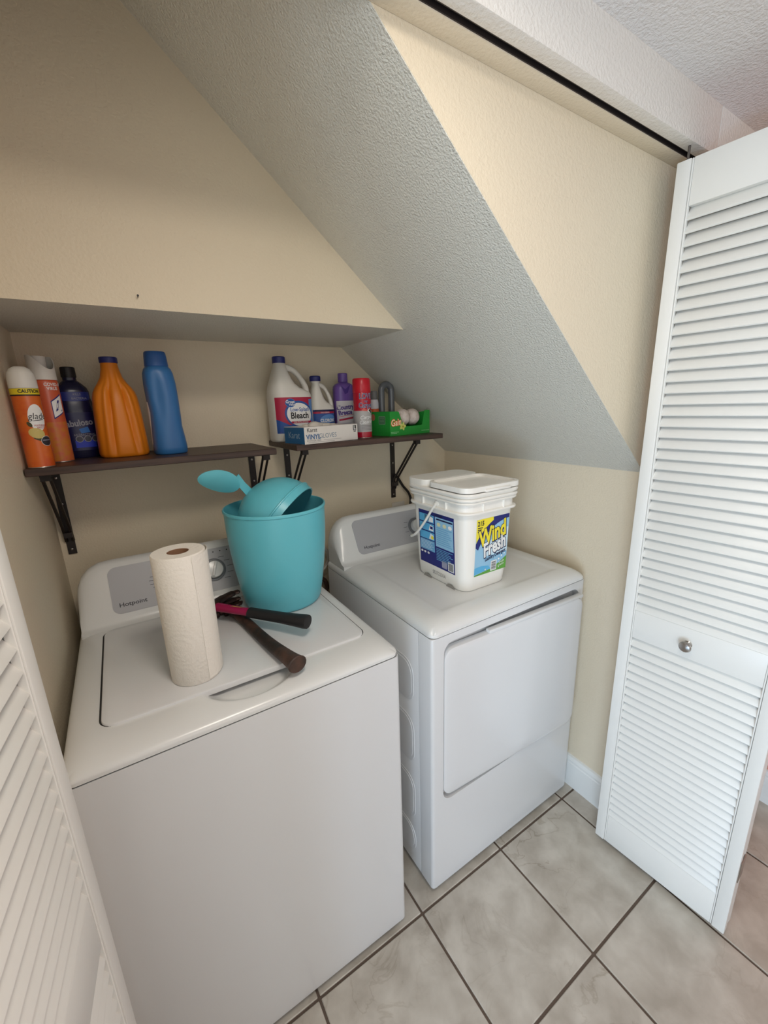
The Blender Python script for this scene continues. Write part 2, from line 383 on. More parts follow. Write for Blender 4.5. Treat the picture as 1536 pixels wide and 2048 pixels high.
def console(ox, zd, parent):
    yb = -0.149; secs = [(0.007, 1.035, 0.036), (0.012, 1.060, 0.026), (0.024, 1.086, 0.015), (0.044, 1.106, 0.006), (0.070, 1.1175, 0.0015), (0.1, 1.12, 0)]
    secs = secs + [(W - a, b, c) for a, b, c in secs[::-1]]
    rings = []
    for dx, zt, yo in secs:
        x = ox + dx; p = lambda y, z: Vector((x, y, z))
        def face(z): t = (z - CB.y * 0 - CB.z) / (CP.z - CB.z); return CB.y + (CP.y - CB.y) * t
        zf = zt - 0.008; yf = min(face(zf) + yo, yb - 0.016)
        lowx = CB.y + yo * 0.3
        pts = [p(yb, 0.926), p(yb, zt - 0.03), p(yb - 0.001, zt - 0.012), p(yb - 0.006, zt - 0.003), p(yb - 0.016, zt), p(min(yf + 0.010, yb - 0.018), zt - 0.001), p(yf, zf)]
        for k in range(1, 6): t = k / 6; pts.append(p(yf + (lowx - yf) * t, zf + (CB.z - zf) * t))
        pts += [p(lowx, CB.z), p(lowx - 0.004, zd + 0.0075), p(lowx - 0.010, zd + 0.003), p(lowx - 0.020, zd + 0.0008), p(lowx - 0.026, zd - 0.001), p(lowx - 0.026, 0.926)]
        rings.append(pts)
    bm = bmesh.new(); loft(bm, rings); return obj('console', bm, appl_plastic, parent, smooth=38)
def appliance_common(t, ox, yf, yb, zs):
    # cabinet with rounded front corners
    rc = 0.012; pts = [(ox, yb), (ox + W, yb)]
    for i in range(7): a = R(90 * i / 6); pts.append((ox + W - rc + rc * math.cos(a), yf + rc - rc * math.sin(a)))
    for i in range(7): a = R(90 * i / 6); pts.append((ox + rc - rc * math.sin(a), yf + rc - rc * math.cos(a)))
    return pts
def console_panel(ox, con):
    o = Vector((ox + W / 2, 0, 0)) + CB + CU * 0.079
    srf = plane(o, (1, 0, 0), CU); poly = rr(0.256, 0.068, 0.022, 6)
    bm = bmesh.new(); a = [bm.verts.new(srf(x, y, 0.0012)) for x, y in poly]; b = [bm.verts.new(srf(x, y, -0.003)) for x, y in poly]
    bm.faces.new(a); n = len(a)
    for i in range(n): bm.faces.new((a[i], b[i], b[(i + 1) % n], a[(i + 1) % n]))
    pn = obj('control_panel', bm, panel_g, con); return pn, srf
def dial(srf, u, v, con, ring_r, knob_r):
    nrm = (srf(0, 0, 1) - srf(0, 0, 0)).normalized(); o = srf(u, v, 0.001); U = Vector((1, 0, 0)); M = Matrix((U, CU, nrm)).transposed().to_4x4(); M.translation = o
    bm = bmesh.new(); lathe(bm, [(ring_r, 0), (ring_r, 0.003), (ring_r - 0.004, 0.0045), (knob_r + 0.001, 0.004)], 40); r_ = obj('dial_ring', bm, mat('translucent_dial_ring', srgb(120, 122, 126), 0.35), con); r_.matrix_local = M
    bm = bmesh.new(); lathe(bm, [(knob_r, 0.003), (knob_r, 0.016), (knob_r - 0.002, 0.019), (knob_r * 0.6, 0.020), (0.001, 0.0205)], 40)
    box(bm, -0.004, 0.004, -knob_r * 0.86, knob_r * 0.86, 0.018, 0.026, bev=0.0018)
    k = obj('dial_knob', bm, appl_plastic, con); k.matrix_local = M @ Matrix.Rotation(R(-20), 4, 'Z')
    for i in range(11):
        a = R(-50 + i * 28)
        if i in (5, 6): continue
        ln = 0.018; c0 = ring_r + 0.006
        if math.cos(a) >= 0: pol = rect(u + c0 * math.cos(a), u + c0 * math.cos(a) + ln, v + c0 * math.sin(a) - 0.0007, v + c0 * math.sin(a) + 0.0007)
        else: pol = rect(u + c0 * math.cos(a) - ln, u + c0 * math.cos(a), v + c0 * math.sin(a) - 0.0007, v + c0 * math.sin(a) + 0.0007)
        decal('dial_mark', pol, srf, ink, con, lift=0.0018, maxe=1)

# ---- washer
OX, YW, ZSW, ZDW = -0.795, -0.807, 0.926, 0.955
t = thing('washing_machine', 'white top-load washing machine standing against the left wall, with a flush lid', 'washing machine', (OX + W / 2, -0.477, 0))
base = Vector((OX + W / 2, -0.477, 0))
def rebase(parent, off):      # parts are modelled in world coordinates; shift them under their thing
    for c in parent.children:
        c.location = Vector(c.location) - Vector(off)
bm = bmesh.new(); pts = appliance_common(t, OX, YW, -0.147, ZSW)
loft(bm, [[Vector((x, y, z)) for x, y in pts] for z in (0.02, ZSW - 0.003)]); obj('cabinet', bm, applw, t, smooth=30)
bm = bmesh.new(); loft(bm, [[Vector((OX + W / 2 + (x - OX - W / 2) * 0.992, -0.477 + (y + 0.477) * 0.992, z)) for x, y in pts] for z in (ZSW - 0.006, ZSW + 0.004)]); obj('seam', bm, dark, t)
def washer_extra(x, y):
    tt = 1 - ((x + 0.449) / 0.112) ** 2 - ((y + 0.712) / 0.072) ** 2
    if tt <= 0: return 0
    s = min(1, tt / 0.6); s = s * s * (3 - 2 * s); return -0.020 * s
cover(OX, YW, -0.149, ZSW, ZDW - ZSW, 0.052, 0.085, washer_extra, t, step=0.0028)
con = console(OX, ZDW, t); pn, srf = console_panel(OX, con)
text('Hotpoint', 0.0165, (-0.205, -0.044), srf, ink, con, lift=0.0018, sx=1.15, bold=0.01)
dial(srf, 0.025, -0.001, con, 0.036, 0.027)
for i in range(5): decal('indicator_dot', ell(0.012 + i * 0.021, 0.056, 0.0022, 0.0022, 10), srf, black, con, lift=0.0018)
o = srf(0.125, 0.056, 0.001); bm = bmesh.new(); lathe(bm, [(0.010, 0), (0.010, 0.004), (0.008, 0.006), (0.001, 0.006)], 24); k = obj('start_button', bm, mat('grey_button', srgb(140, 140, 142), 0.35), con)
nrm = (srf(0, 0, 1) - srf(0, 0, 0)).normalized(); M = Matrix((Vector((1, 0, 0)), CU, nrm)).transposed().to_4x4(); M.translation = o; k.matrix_local = M
dial(srf, -0.115, 0.005, con, 0.018, 0.013)
# lid
lx0, lx1, ly0, ly1 = -0.735, -0.154, -0.722, -0.292
def slab(name, hx, hy, r, cx, cy, z0, z1, m, parent, bev=0.004):
    bm = bmesh.new(); prof = [(0, z0), (0, z1 - bev), (bev * 0.3, z1 - bev * 0.3), (bev, z1)]
    loft(bm, [[Vector((x, y, z)) for x, y in rr(hx - i, hy - i, max(r - i, 0.001), 8, cx, cy)] for i, z in prof]); return obj(name, bm, m, parent, smooth=40)
lc = ((lx0 + lx1) / 2, (ly0 + ly1) / 2)
slab('lid_gap_shade', (lx1 - lx0) / 2 + 0.0035, (ly1 - ly0) / 2 + 0.0015, 0.032, lc[0], lc[1] + 0.0025, 0.951, 0.9558, dark, t, 0.0005)  # dark strip standing for the shaded gap around the lid
slab('lid', (lx1 - lx0) / 2, (ly1 - ly0) / 2, 0.030, lc[0], lc[1], 0.947, 0.9605, applw, t, 0.004)
for x in (OX + 0.05, OX + W - 0.05):
    for y in (YW + 0.06, -0.2): bm = bmesh.new(); lathe(bm, [(0.022, 0), (0.022, 0.008), (0.012, 0.012), (0.012, 0.022)], 20, (x, y, 0)); obj('foot', bm, dark, t)
rebase(t, base)

# ---- dryer
YD, ZSD, ZDD = -0.799, 0.9235, 0.960
t = thing('clothes_dryer', 'white front-load clothes dryer by the right wall with its door slightly ajar', 'dryer', (W / 2, -0.475, 0)); base = Vector((W / 2, -0.475, 0)); dryer, dbase = t, base
bm = bmesh.new(); box(bm, 0.0, W, -0.737, -0.147, 0.025, ZSD - 0.003, bev=0.002)
cab = obj('cabinet', bm, applw, t)
# stamped stiffening panels on the visible side
sidep = plane((0, -0.60, 0), (0, -1, 0), (0, 0, 1))
for zc, hz in ((0.735, 0.072), (0.525, 0.085), (0.30, 0.085), (0.13, 0.055)):
    for hx, lift, r in ((0.112, 0.0016, 0.045), (0.104, 0.0028, 0.04)):
        bm = bmesh.new(); pol = rr(hx, hz - (0.112 - hx), r, 6, 0, zc); a = [bm.verts.new(Vector((-lift, -0.60 - x, z))) for x, z in pol]; b = [bm.verts.new(Vector((0.001, -0.60 - x * 1.02, zc + (z - zc) * 1.02))) for x, z in pol]
        bm.faces.new(a); n = len(a)
        for i in range(n): bm.faces.new((a[i], b[i], b[(i + 1) % n], a[(i + 1) % n]))
        obj('stamped_panel', bm, applw, cab)
# front panel with the door opening
bm = bmesh.new(); outer = rr(W / 2, (ZSD - 0.003 - 0.022) / 2, 0.004, 2, W / 2, (ZSD - 0.003 + 0.022) / 2)
hx0, hx1, hz0, hz1 = 0.042, 0.657, 0.352, 0.896
inner = rr((hx1 - hx0) / 2, (hz1 - hz0) / 2, 0.035, 8, (hx0 + hx1) / 2, (hz0 + hz1) / 2)
bev = 0.010; allp = [Vector((x, z, 0)) for x, z in [(W / 2 + (x - W / 2) * (1 - 2 * bev / W), z) for x, z in outer]]
vin = [Vector((x, z, 0)) for x, z in inner]; vs = [bm.verts.new((p.x, YD, p.y)) for p in allp + vin]
for tr in tessellate_polygon([allp, vin]): bm.faces.new([vs[i] for i in tr])
no, ni = len(allp), len(vin)
# wrap round the corner to the side seam
prev = vs[:no]
for k in range(1, 5):
    a = R(90 * k / 4); cur = []
    for (x, z), v in zip(outer, vs[:no]):
        s = 1 if x > W / 2 else -1; xx = W / 2 + s * (abs(x - W / 2) * (1 - 2 * bev / W) + bev * math.sin(a)); cur.append(bm.verts.new((xx, YD + bev - bev * math.cos(a), z)))
    for i in range(no): bm.faces.new((prev[i], prev[(i + 1) % no], cur[(i + 1) % no], cur[i]))
    prev = cur
cur = [bm.verts.new((v.co.x, -0.7395, v.co.z)) for v in prev]
for i in range(no): bm.faces.new((prev[i], prev[(i + 1) % no], cur[(i + 1) % no], cur[i]))
iv = vs[no:]; ib = [bm.verts.new((v.co.x, YD + 0.024, v.co.z)) for v in iv]
for i in range(ni): bm.faces.new((iv[i], iv[(i + 1) % ni], ib[(i + 1) % ni], ib[i]))
bm.faces.new(ib)
obj('front_panel', bm, applw, t, smooth=30)
bm = bmesh.new(); box(bm, 0.0035, W - 0.0035, YD + 0.004, -0.15, ZSD - 0.006, ZSD + 0.004, bev=0.002); [setattr(v, 'co', Vector((max(0.0035, min(W - 0.0035, v.co.x + (0.009 if v.co.x < 0.1 else -0.009) * (v.co.y < -0.7))), v.co.y, v.co.z))) for v in bm.verts]; obj('seam', bm, dark, t)
def dryer_extra(x, y):
    d = min(x - 0.075, W - 0.075 - x, y + 0.748, -0.30 - y) ; s = max(0, min(1, d / 0.02)); s = s * s * (3 - 2 * s); return -0.003 * s
cover(0.0, YD - 0.002, -0.149, ZSD, ZDD - ZSD, 0.058, 0.062, dryer_extra, t, step=0.006)
con = console(0.0, ZDD, t); pn, srf = console_panel(0.0, con)
text('Hotpoint', 0.0165, (-0.195, -0.044), srf, ink, con, lift=0.0018, sx=1.15, bold=0.01)
dial(srf, 0.03, -0.004, con, 0.036, 0.026)
# door hung on the left, standing a little open
dx0, dx1, dz0, dz1 = 0.0, 0.604, 0.366, 0.872
bm = bmesh.new(); cxm, czm = (dx0 + dx1) / 2, (dz0 + dz1) / 2
rings = []
for ins, y in ((0, 0.022), (0, 0.004), (0.0012, 0.0012), (0.004, 0.0), (0.012, -0.0015), (0.05, -0.003)):
    rings.append([Vector((x, y, z)) for x, z in rr((dx1 - dx0) / 2 - ins, (dz1 - dz0) / 2 - ins, max(0.034 - ins, 0.01), 8, cxm, czm)])
loft(bm, rings); door = obj('door', bm, applw, t, smooth=30)
door.matrix_local = Matrix.Translation((0.046, YD + 0.001, 0)) @ Matrix.Rotation(R(-2.3), 4, 'Z')
bm = bmesh.new(); box(bm, 0.165, 0.60, -0.002, 0.016, dz1 - 0.001, dz1 + 0.011, bev=0.003); obj('grip_ledge', bm, applw, door)
for z in (0.80, 0.69, 0.44):
    bm = bmesh.new(); box(bm, -0.0035, 0.004, 0.006, 0.02, z - 0.008, z + 0.008, bev=0.001); obj('hinge', bm, dark, door)
for x in (0.05, W - 0.05):
    for y in (YD + 0.085, -0.2): bm = bmesh.new(); lathe(bm, [(0.02, 0), (0.02, 0.01), (0.012, 0.014), (0.012, 0.028)], 20, (x, y, 0)); obj('foot', bm, dark, t)
rebase(t, base)

# ------------------------------------------------------------------ shelves and brackets
def shelf(label, x0, x1, zt, brackets):
    t = thing('wall_shelf', label, 'shelf', (x0, 0, zt), group=None)
    bm = bmesh.new(); box(bm, 0, x1 - x0, -0.288, 0.0, -0.019, 0, bev=0.0015, seg=1); obj('board', bm, wood, t)
    for bx in brackets:
        bm = bmesh.new(); x = bx - x0; h = 0.011
        box(bm, x - h, x + h, -0.005, 0.0, -0.30, -0.019)
        box(bm, x - h, x + h, -0.215, 0.0, -0.0235, -0.019)
        # slotted brace: two rails with a gap between them
        for k in (-0.0085, 0.0085):
            tube(bm, [(x + k, -0.006, -0.258), (x + k, -0.03, -0.205), (x + k, -0.192, -0.026)], 0.0046, 4, up=(1, 0, 1))
        for y_, z_ in ((-0.185, -0.034), (-0.018, -0.232)): box(bm, x - h, x + h, y_ - 0.012, y_ + 0.008, z_ - 0.010, z_ + 0.006)
        br = obj('bracket', bm, iron, t, smooth=0)
        for zz in (-0.06, -0.14, -0.285):
            bm = bmesh.new(); lathe(bm, [(0.004, 0), (0.0035, 0.0012), (0.001, 0.002)], 10); s = obj('screw', bm, steel, br); s.location = (x, -0.005, zz); s.rotation_euler = (R(90), 0, 0)
    return t
SZL, SZR = 1.4135, 1.418
shelf('dark brown wood wall shelf reaching the left wall, above the washing machine', -0.8195, -0.206, SZL, (-0.795, -0.212))
shelf('dark brown wood wall shelf under the sloping ceiling, above the dryer', -0.140, 0.470, SZR, (-0.075, 0.415))

# ------------------------------------------------------------------ things on the washer
PT = 0.9607
# paper towel roll
t = thing('paper_towel_roll', 'white paper towel roll standing upright on the washing machine lid', 'paper towel', (-0.551, -0.641, PT))
towel = mat('white_paper_towel', srgb(240, 234, 224), 0.9, bump=(220, 0.35, 0.003))
def towel_emboss(m):
    nt = m.node_tree; b = nt.nodes['Principled BSDF']; tc = nt.nodes.new('ShaderNodeTexCoord')
    v = nt.nodes.new('ShaderNodeTexVoronoi'); v.inputs['Scale'].default_value = 16; wv = nt.nodes.new('ShaderNodeMath'); wv.operation = 'SINE'
    mu = nt.nodes.new('ShaderNodeMath'); mu.operation = 'MULTIPLY'; mu.inputs[1].default_value = 38
    nt.links.new(tc.outputs['Object'], v.inputs['Vector']); nt.links.new(v.outputs['Distance'], mu.inputs[0]); nt.links.new(mu.outputs[0], wv.inputs[0])
    bp = nt.nodes.new('ShaderNodeBump'); bp.inputs['Strength'].default_value = 0.16; bp.inputs['Distance'].default_value = 0.001
    old = b.inputs['Normal'].links[0].from_socket; nt.links.new(old, bp.inputs['Normal']); nt.links.new(wv.outputs[0], bp.inputs['Height']); nt.links.new(bp.outputs['Normal'], b.inputs['Normal'])
towel_emboss(towel)
HR = 0.2915
bm = bmesh.new(); lathe(bm, [(0.0215, 0), (0.051, 0), (0.0527, 0.002), (0.0531, HR * 0.5), (0.0527, HR - 0.002), (0.051, HR), (0.0215, HR - 0.001)], 56, close=True); obj('roll', bm, towel, t, smooth=50)
card = mat('brown_cardboard', srgb(150, 112, 84), 0.85)
bm = bmesh.new(); lathe(bm, [(0.0215, 0.0005), (0.0215, HR - 0.002), (0.0203, HR - 0.002), (0.0203, 0.0005)], 40, close=True); obj('cardboard_core', bm, card, t)
bm = bmesh.new(); rings = []       # loose outer sheet peeling away on the right
for z in (0.006, HR * 0.35, HR * 0.7, HR - 0.003):
    row = []; k = 14
    for i in range(k + 1):
        a = R(-70 + 95 * i / k); f = i / k; r_ = 0.0534 + 0.0065 * f ** 2.2 * (0.55 + 0.45 * z / HR); row.append((a, r_))
    rings.append([Vector((r_ * math.cos(a), r_ * math.sin(a), z)) for a, r_ in row] + [Vector(((r_ + 0.0007) * math.cos(a), (r_ + 0.0007) * math.sin(a), z)) for a, r_ in row[::-1]])
loft(bm, rings); obj('loose_sheet', bm, towel, t, smooth=50)

# turquoise bin and its dome lid
teal = mat('turquoise_plastic', srgb(104, 197, 212), 0.32, bump=(300, 0.06, 0.001))
teal.node_tree.nodes['Principled BSDF'].inputs['Subsurface Weight'].default_value = 0.0
bx, by = -0.2595, -0.389
t = thing('waste_bin', 'turquoise plastic waste bin standing on the washing machine lid', 'bin', (bx, by, PT))
H = 0.300
pr_o = [(0.104, 0.0), (0.111, 0.003), (0.115, 0.012), (0.124, 0.06), (0.133, 0.12), (0.1395, 0.18), (0.143, 0.235), (0.1440, 0.285), (0.1440, H - 0.010), (0.1466, H - 0.008), (0.1472, H - 0.003), (0.1455, H)]
pr_i = [(0.1425, H), (0.1412, H - 0.01), (0.1395, 0.235), (0.136, 0.18), (0.129, 0.12), (0.12, 0.06), (0.112, 0.014), (0.10, 0.006), (0.002, 0.006)]
bm = bmesh.new(); lathe(bm, [(0.002, 0.0)] + pr_o + pr_i, 72); obj('bin_body', bm, teal, t, smooth=45)
dc = Vector((-0.242, -0.388, 1.212)); DR = 0.126; ax = Vector((-0.59, 0.56, 0.58)).normalized()
t = thing('bin_lid', 'turquoise domed bin lid lying tilted inside the turquoise bin', 'lid', dc)
M3 = ax.to_track_quat('Z', 'Y').to_matrix().to_4x4()
bm = bmesh.new(); N = 14
prof = [(DR * math.sin(R(90 - 90 * i / N)), DR * math.cos(R(90 - 90 * i / N)) * 1.0) for i in range(N)] + [(0.002, DR)]
prof = [(DR - 0.003, -0.018), (DR + 0.001, -0.018), (DR + 0.0025, -0.004), (DR + 0.0028, 0.001), (DR + 0.0052, 0.0025), (DR + 0.0055, 0.0055), (DR + 0.003, 0.0075), (DR - 0.0004, 0.008)] + prof[1:]
inn = [(0.002, DR - 0.003)] + [((DR - 0.003) * math.sin(R(90 * (i + 1) / N)), (DR - 0.003) * math.cos(R(90 * (i + 1) / N))) for i in range(N)]
lathe(bm, prof + inn, 64, close=True); d = obj('dome', bm, teal, t, smooth=40); d.matrix_local = M3
# paddle-shaped flap on a stem
bm = bmesh.new(); tube(bm, [Vector(p) - dc for p in ((-0.315, -0.365, 1.287), (-0.325, -0.366, 1.304), (-0.341, -0.368, 1.326), (-0.358, -0.370, 1.349))], [0.015, 0.0135, 0.0125, 0.016], 10, sy=0.2, up=(0.25, -1.0, 0.35))
obj('flap_stem', bm, teal, t)
bm = bmesh.new(); U = Vector((0.94, 0.0, -0.33)).normalized(); V = Vector((0.25, -0.42, 0.87)).normalized(); V = (V - U * V.dot(U)).normalized(); Nn = U.cross(V); c0 = Vector((-0.402, -0.368, 1.346)) - dc
rings = []
for s, k in ((-1, 0.97), (-0.6, 1.0), (0.6, 1.0), (1, 0.97)):
    rings.append([c0 + U * (0.056 * k * math.cos(2 * math.pi * i / 36)) + V * (0.034 * k * math.sin(2 * math.pi * i / 36) * (1 + 0.15 * math.cos(2 * math.pi * i / 36))) + Nn * (0.0017 * s + 0.010 * math.cos(2 * math.pi * i / 36) ** 2) for i in range(36)])
loft(bm, rings); obj('flap', bm, teal, t, smooth=40)

# hammers
blackrub = mat('black_rubber_grip', srgb(26, 25, 27), 0.6, bump=(300, 0.2, 0.001))
pink = mat('magenta_fiberglass', srgb(158, 24, 78), 0.4)
forged = mat('dark_rusty_steel', srgb(52, 38, 36), 0.45, metal=0.6, var=(30, srgb(86, 58, 46), 0.4, 0.75), bump=(80, 0.2, 0.002))
oldwood = mat('worn_dark_wood', srgb(40, 32, 27), 0.6, var=(22, srgb(84, 58, 46), 0.45, 0.72, 6), bump=(60, 0.4, 0.003))
def hammer_head(bm, c, f, perp, back, claw, rad, drop):
    c, perp, f = Vector(c), Vector(perp).normalized(), Vector(f).normalized()
    tube(bm, [c - perp * back, c - perp * (back - 0.004), c - perp * (back - 0.016), c - perp * (back - 0.02), c - perp * 0.016], [rad * 0.92, rad, rad, rad * 0.72, rad * 0.8], 16)
    box(bm, -0.019, 0.019, -0.015, 0.015, -0.0125, 0.0125, bev=0.004, mtx=Matrix.Translation(c) @ Matrix((perp, Vector((0, 0, 1)).cross(perp), (0, 0, 1))).transposed().to_4x4())
    for s in (-1, 1):       # split curved claw
        tube(bm, spline([c + perp * 0.012 + Vector((0, 0, s * 0.006)), c + perp * claw * 0.45 + f * drop * 0.1 + Vector((0, 0, s * 0.008)), c + perp * claw * 0.8 + f * drop * 0.5 + Vector((0, 0, s * 0.010)), c + perp * claw + f * drop + Vector((0, 0, s * 0.011))], 5), [0.017] * 6 + [0.015] * 5 + [0.011] * 4 + [0.005], 8, sy=0.42)
hz = 0.028
# old wooden-handled one, lying on the lid
t = thing('claw_hammer', 'old claw hammer with a scuffed dark wooden handle lying flat on the washer lid', 'hammer', (-0.385, -0.6, PT)); o = Vector((-0.385, -0.6, PT))
P = lambda x, y, z: Vector((x, y, z)) - o
bm = bmesh.new(); hp = spline([P(-0.424, -0.40, 0.9735), P(-0.413, -0.45, 0.9735), P(-0.404, -0.50, 0.9740), P(-0.394, -0.58, 0.9745), P(-0.383, -0.66, 0.9765), P(-0.371, -0.73, 0.9800), P(-0.3645, -0.766, 0.9820), P(-0.362, -0.779, 0.9823)], 5)
n = len(hp); rad = []
for i in range(n): f = i / (n - 1); rad.append(0.0140 + 0.0100 * max(0, (f - 0.35) / 0.65) ** 1.7 - (0.003 if i == n - 1 else 0))
tube(bm, hp, rad, 16, sy=0.86, up=(0, 0, 1)); hd = obj('handle', bm, oldwood, t)
d = (hp[0] - hp[6]).normalized(); bm = bmesh.new(); hammer_head(bm, hp[0] + d * 0.006, -d, Vector((0, 0, 1)).cross(d) * -1, 0.05, 0.036, 0.0125, 0.012); obj('head', bm, forged, t)
# magenta and black one, lying across it
t = thing('claw_hammer', 'claw hammer with magenta handle and black rubber grip lying across another hammer', 'hammer', (-0.37, -0.54, PT)); o = Vector((-0.37, -0.54, PT))
h0, h1 = P(-0.468, -0.412, 1.003), P(-0.2845, -0.6545, 1.005); d = (h1 - h0).normalized()
bm = bmesh.new(); L = (h1 - h0).length; tube(bm, [h0 + d * (L * k) for k in (0, 0.05, 0.2, 0.42)], [0.0140, 0.0140, 0.0130, 0.0122], 14, sy=0.85, up=(0, 0, 1)); obj('handle', bm, pink, t)
bm = bmesh.new(); tube(bm, [h0 + d * (L * k) for k in (0.40, 0.405, 0.55, 0.75, 0.9, 0.97, 0.995, 1.0)], [0.012, 0.0155, 0.0158, 0.0165, 0.0188, 0.0205, 0.0195, 0.013], 16, sy=0.88, up=(0, 0, 1)); obj('grip', bm, blackrub, t)
bm = bmesh.new(); perp = Vector((0, 0, 1)).cross(d); hammer_head(bm, h0, d, perp, 0.055, 0.085, 0.0145, 0.022); obj('head', bm, forged, t)
hs = plane(h0 + d * (L * 0.27) + Vector((0, 0, 0.0112)), d, perp)
decal('gold_print', [(-0.02, -0.004), (0.012, -0.003), (0.024, 0.002), (0.010, 0.000), (-0.012, 0.0)], hs, mat('gold_print', srgb(190, 160, 90), 0.5), t, lift=0.0006)

# ------------------------------------------------------------------ detergent pail on the dryer
PD = ZDD - 0.0035
pailm = mat('white_pail_plastic', srgb(240, 236, 228), 0.38, bump=(200, 0.04, 0.001))
px0, px1, py0, py1 = 0.208, 0.400, -0.700, -0.452
c = ((px0 + px1) / 2, (py0 + py1) / 2)
t = thing('detergent_pail', 'white square laundry detergent pail with handle and printed labels standing on the dryer', 'pail', (c[0], c[1], PD))
HX, HY = (px1 - px0) / 2, (py1 - py0) / 2
def ringz(hx, hy, r, z): return [Vector((x, y, z)) for x, y in rr(hx, hy, r, 8)]
bm = bmesh.new(); tp = lambda z: 0.0 + 0.012 * (z / 0.27)
body = [(-0.008, 0.0), (-0.004, 0.0025), (-0.001, 0.008), (tp(0.05), 0.05), (tp(0.15), 0.15), (tp(0.255), 0.255)]
loft(bm, [ringz(HX + e, HY + e, 0.036, z) for e, z in body]); bmain = obj('pail_body', bm, pailm, t, smooth=40)
bm = bmesh.new()     # stiffening band below the rim
band = [(0.010, 0.252), (0.022, 0.2545), (0.0235, 0.258), (0.0225, 0.262), (0.016, 0.264), (0.0155, 0.284), (0.0225, 0.2865), (0.024, 0.290), (0.022, 0.294), (0.014, 0.296)]
loft(bm, [ringz(HX + e, HY + e, 0.042, z) for e, z in band]); obj('rim_band', bm, pailm, t, smooth=35)
for sx, sy in ((1, 0), (-1, 0), (0, 1), (0, -1)):   # gussets in the band
    for k in (-0.45, 0.45):
        bm = bmesh.new(); x = sx * (HX + 0.018) + (sy != 0) * k * HX; y = sy * (HY + 0.018) + (sx != 0) * k * HY
        box(bm, x - (0.0035 if sx else 0.0025), x + (0.0035 if sx else 0.0025), y - (0.0035 if sy else 0.0025), y + (0.0035 if sy else 0.0025), 0.262, 0.288, bev=0.0008, seg=1); obj('gusset', bm, pailm, t)
# lid: lower ring, tray and hinged front flap
bm = bmesh.new(); lidr = [(0.016, 0.294), (0.0245, 0.2955), (0.0265, 0.300), (0.025, 0.3045), (0.0205, 0.3055), (0.0205, 0.308), (0.0255, 0.310), (0.027, 0.315), (0.0245, 0.320), (0.018, 0.3205), (0.012, 0.318)]
loft(bm, [ringz(HX + e, HY + e, 0.043, z) for e, z in lidr]); lid = obj('lid', bm, pailm, t, smooth=35)
yb0 = HY * 0.30
bm = bmesh.new(); pol = rr(HX + 0.022, (HY + 0.022 - yb0) / 2, 0.03, 8, 0, (HY + 0.022 + yb0) / 2 + 0.001)     # raised rear half
loft(bm, [[Vector((x, y, z)) for x, y in [( (px_) * k, (py_ - 0.1) * 1 + 0.1) for px_, py_ in pol]] for z, k in ((0.316, 1.0), (0.337, 1.0), (0.340, 0.985))] , cap=True)
obj('lid_rear', bm, pailm, lid, smooth=40)
bm = bmesh.new(); pol0 = rr(HX + 0.023, (HY + 0.024 + yb0) / 2, 0.032, 8, 0, (yb0 - HY - 0.024) / 2 - 0.001); inn = rr(HX + 0.012, (HY + 0.004 + yb0) / 2, 0.026, 8, 0, (yb0 - HY - 0.024) / 2 - 0.001)
loft(bm, [[Vector((x, y, z)) for x, y in p] for p, z in ((pol0, 0.3235), (pol0, 0.3265), (pol0, 0.339), (inn, 0.340), (inn, 0.330))]); fp = obj('lid_flap', bm, pailm, lid, smooth=30)
fp.location = (0, 0, 0.0)
bm = bmesh.new(); box(bm, -0.045, 0.06, -HY - 0.030, -HY - 0.020, 0.322, 0.330, bev=0.002); obj('flap_tab', bm, pailm, lid)
# bail handle hanging on the left side, with its ear
xe = -(HX + 0.016)
bm = bmesh.new(); tube(bm, spline([(xe - 0.004, -0.010, 0.272), (xe - 0.007, 0.006, 0.250), (xe - 0.008, 0.040, 0.205), (xe - 0.009, 0.075, 0.165), (xe - 0.006, 0.105, 0.142), (xe + 0.010, 0.135, 0.130), (0.0, 0.150, 0.128), (HX, 0.145, 0.130), (HX + 0.02, 0.10, 0.155), (HX + 0.022, 0.0, 0.265)], 5), 0.0042, 8); obj('bail_handle', bm, pailm, t)
for s in (-1, 1):
    bm = bmesh.new(); lathe(bm, [(0.009, 0), (0.009, 0.004), (0.006, 0.006)], 16); e = obj('handle_ear', bm, pailm, t); e.location = (s * (HX + 0.0135), -0.010, 0.274); e.rotation_euler = (0, s * R(90), 0)
# arched foot cut-outs on the left face, their shade drawn as flat grey patches
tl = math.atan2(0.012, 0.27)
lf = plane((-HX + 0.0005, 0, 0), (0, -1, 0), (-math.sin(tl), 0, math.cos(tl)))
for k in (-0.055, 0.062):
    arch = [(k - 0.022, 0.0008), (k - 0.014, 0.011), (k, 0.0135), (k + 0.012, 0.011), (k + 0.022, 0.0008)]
    bm = bmesh.new(); a = [bm.verts.new(lf(x, y, 0.0022)) for x, y in arch]; bm.faces.new(a); obj('foot_arch_shade', bm, mat('pail_recess_shade', srgb(150, 146, 140), 0.6), t, smooth=0)
navy = flat('label_navy', (26, 34, 112)); sky = flat('label_sky_blue', (150, 196, 224)); pale = flat('label_pale_blue', (206, 228, 240)); yel = flat('label_yellow', (246, 226, 56)); grn = flat('label_green', (96, 160, 62)); cyan = flat('label_cyan', (92, 176, 220)); dnavy = flat('label_dark_navy', (16, 20, 70)); midb = flat('label_mid_blue', (110, 170, 210))
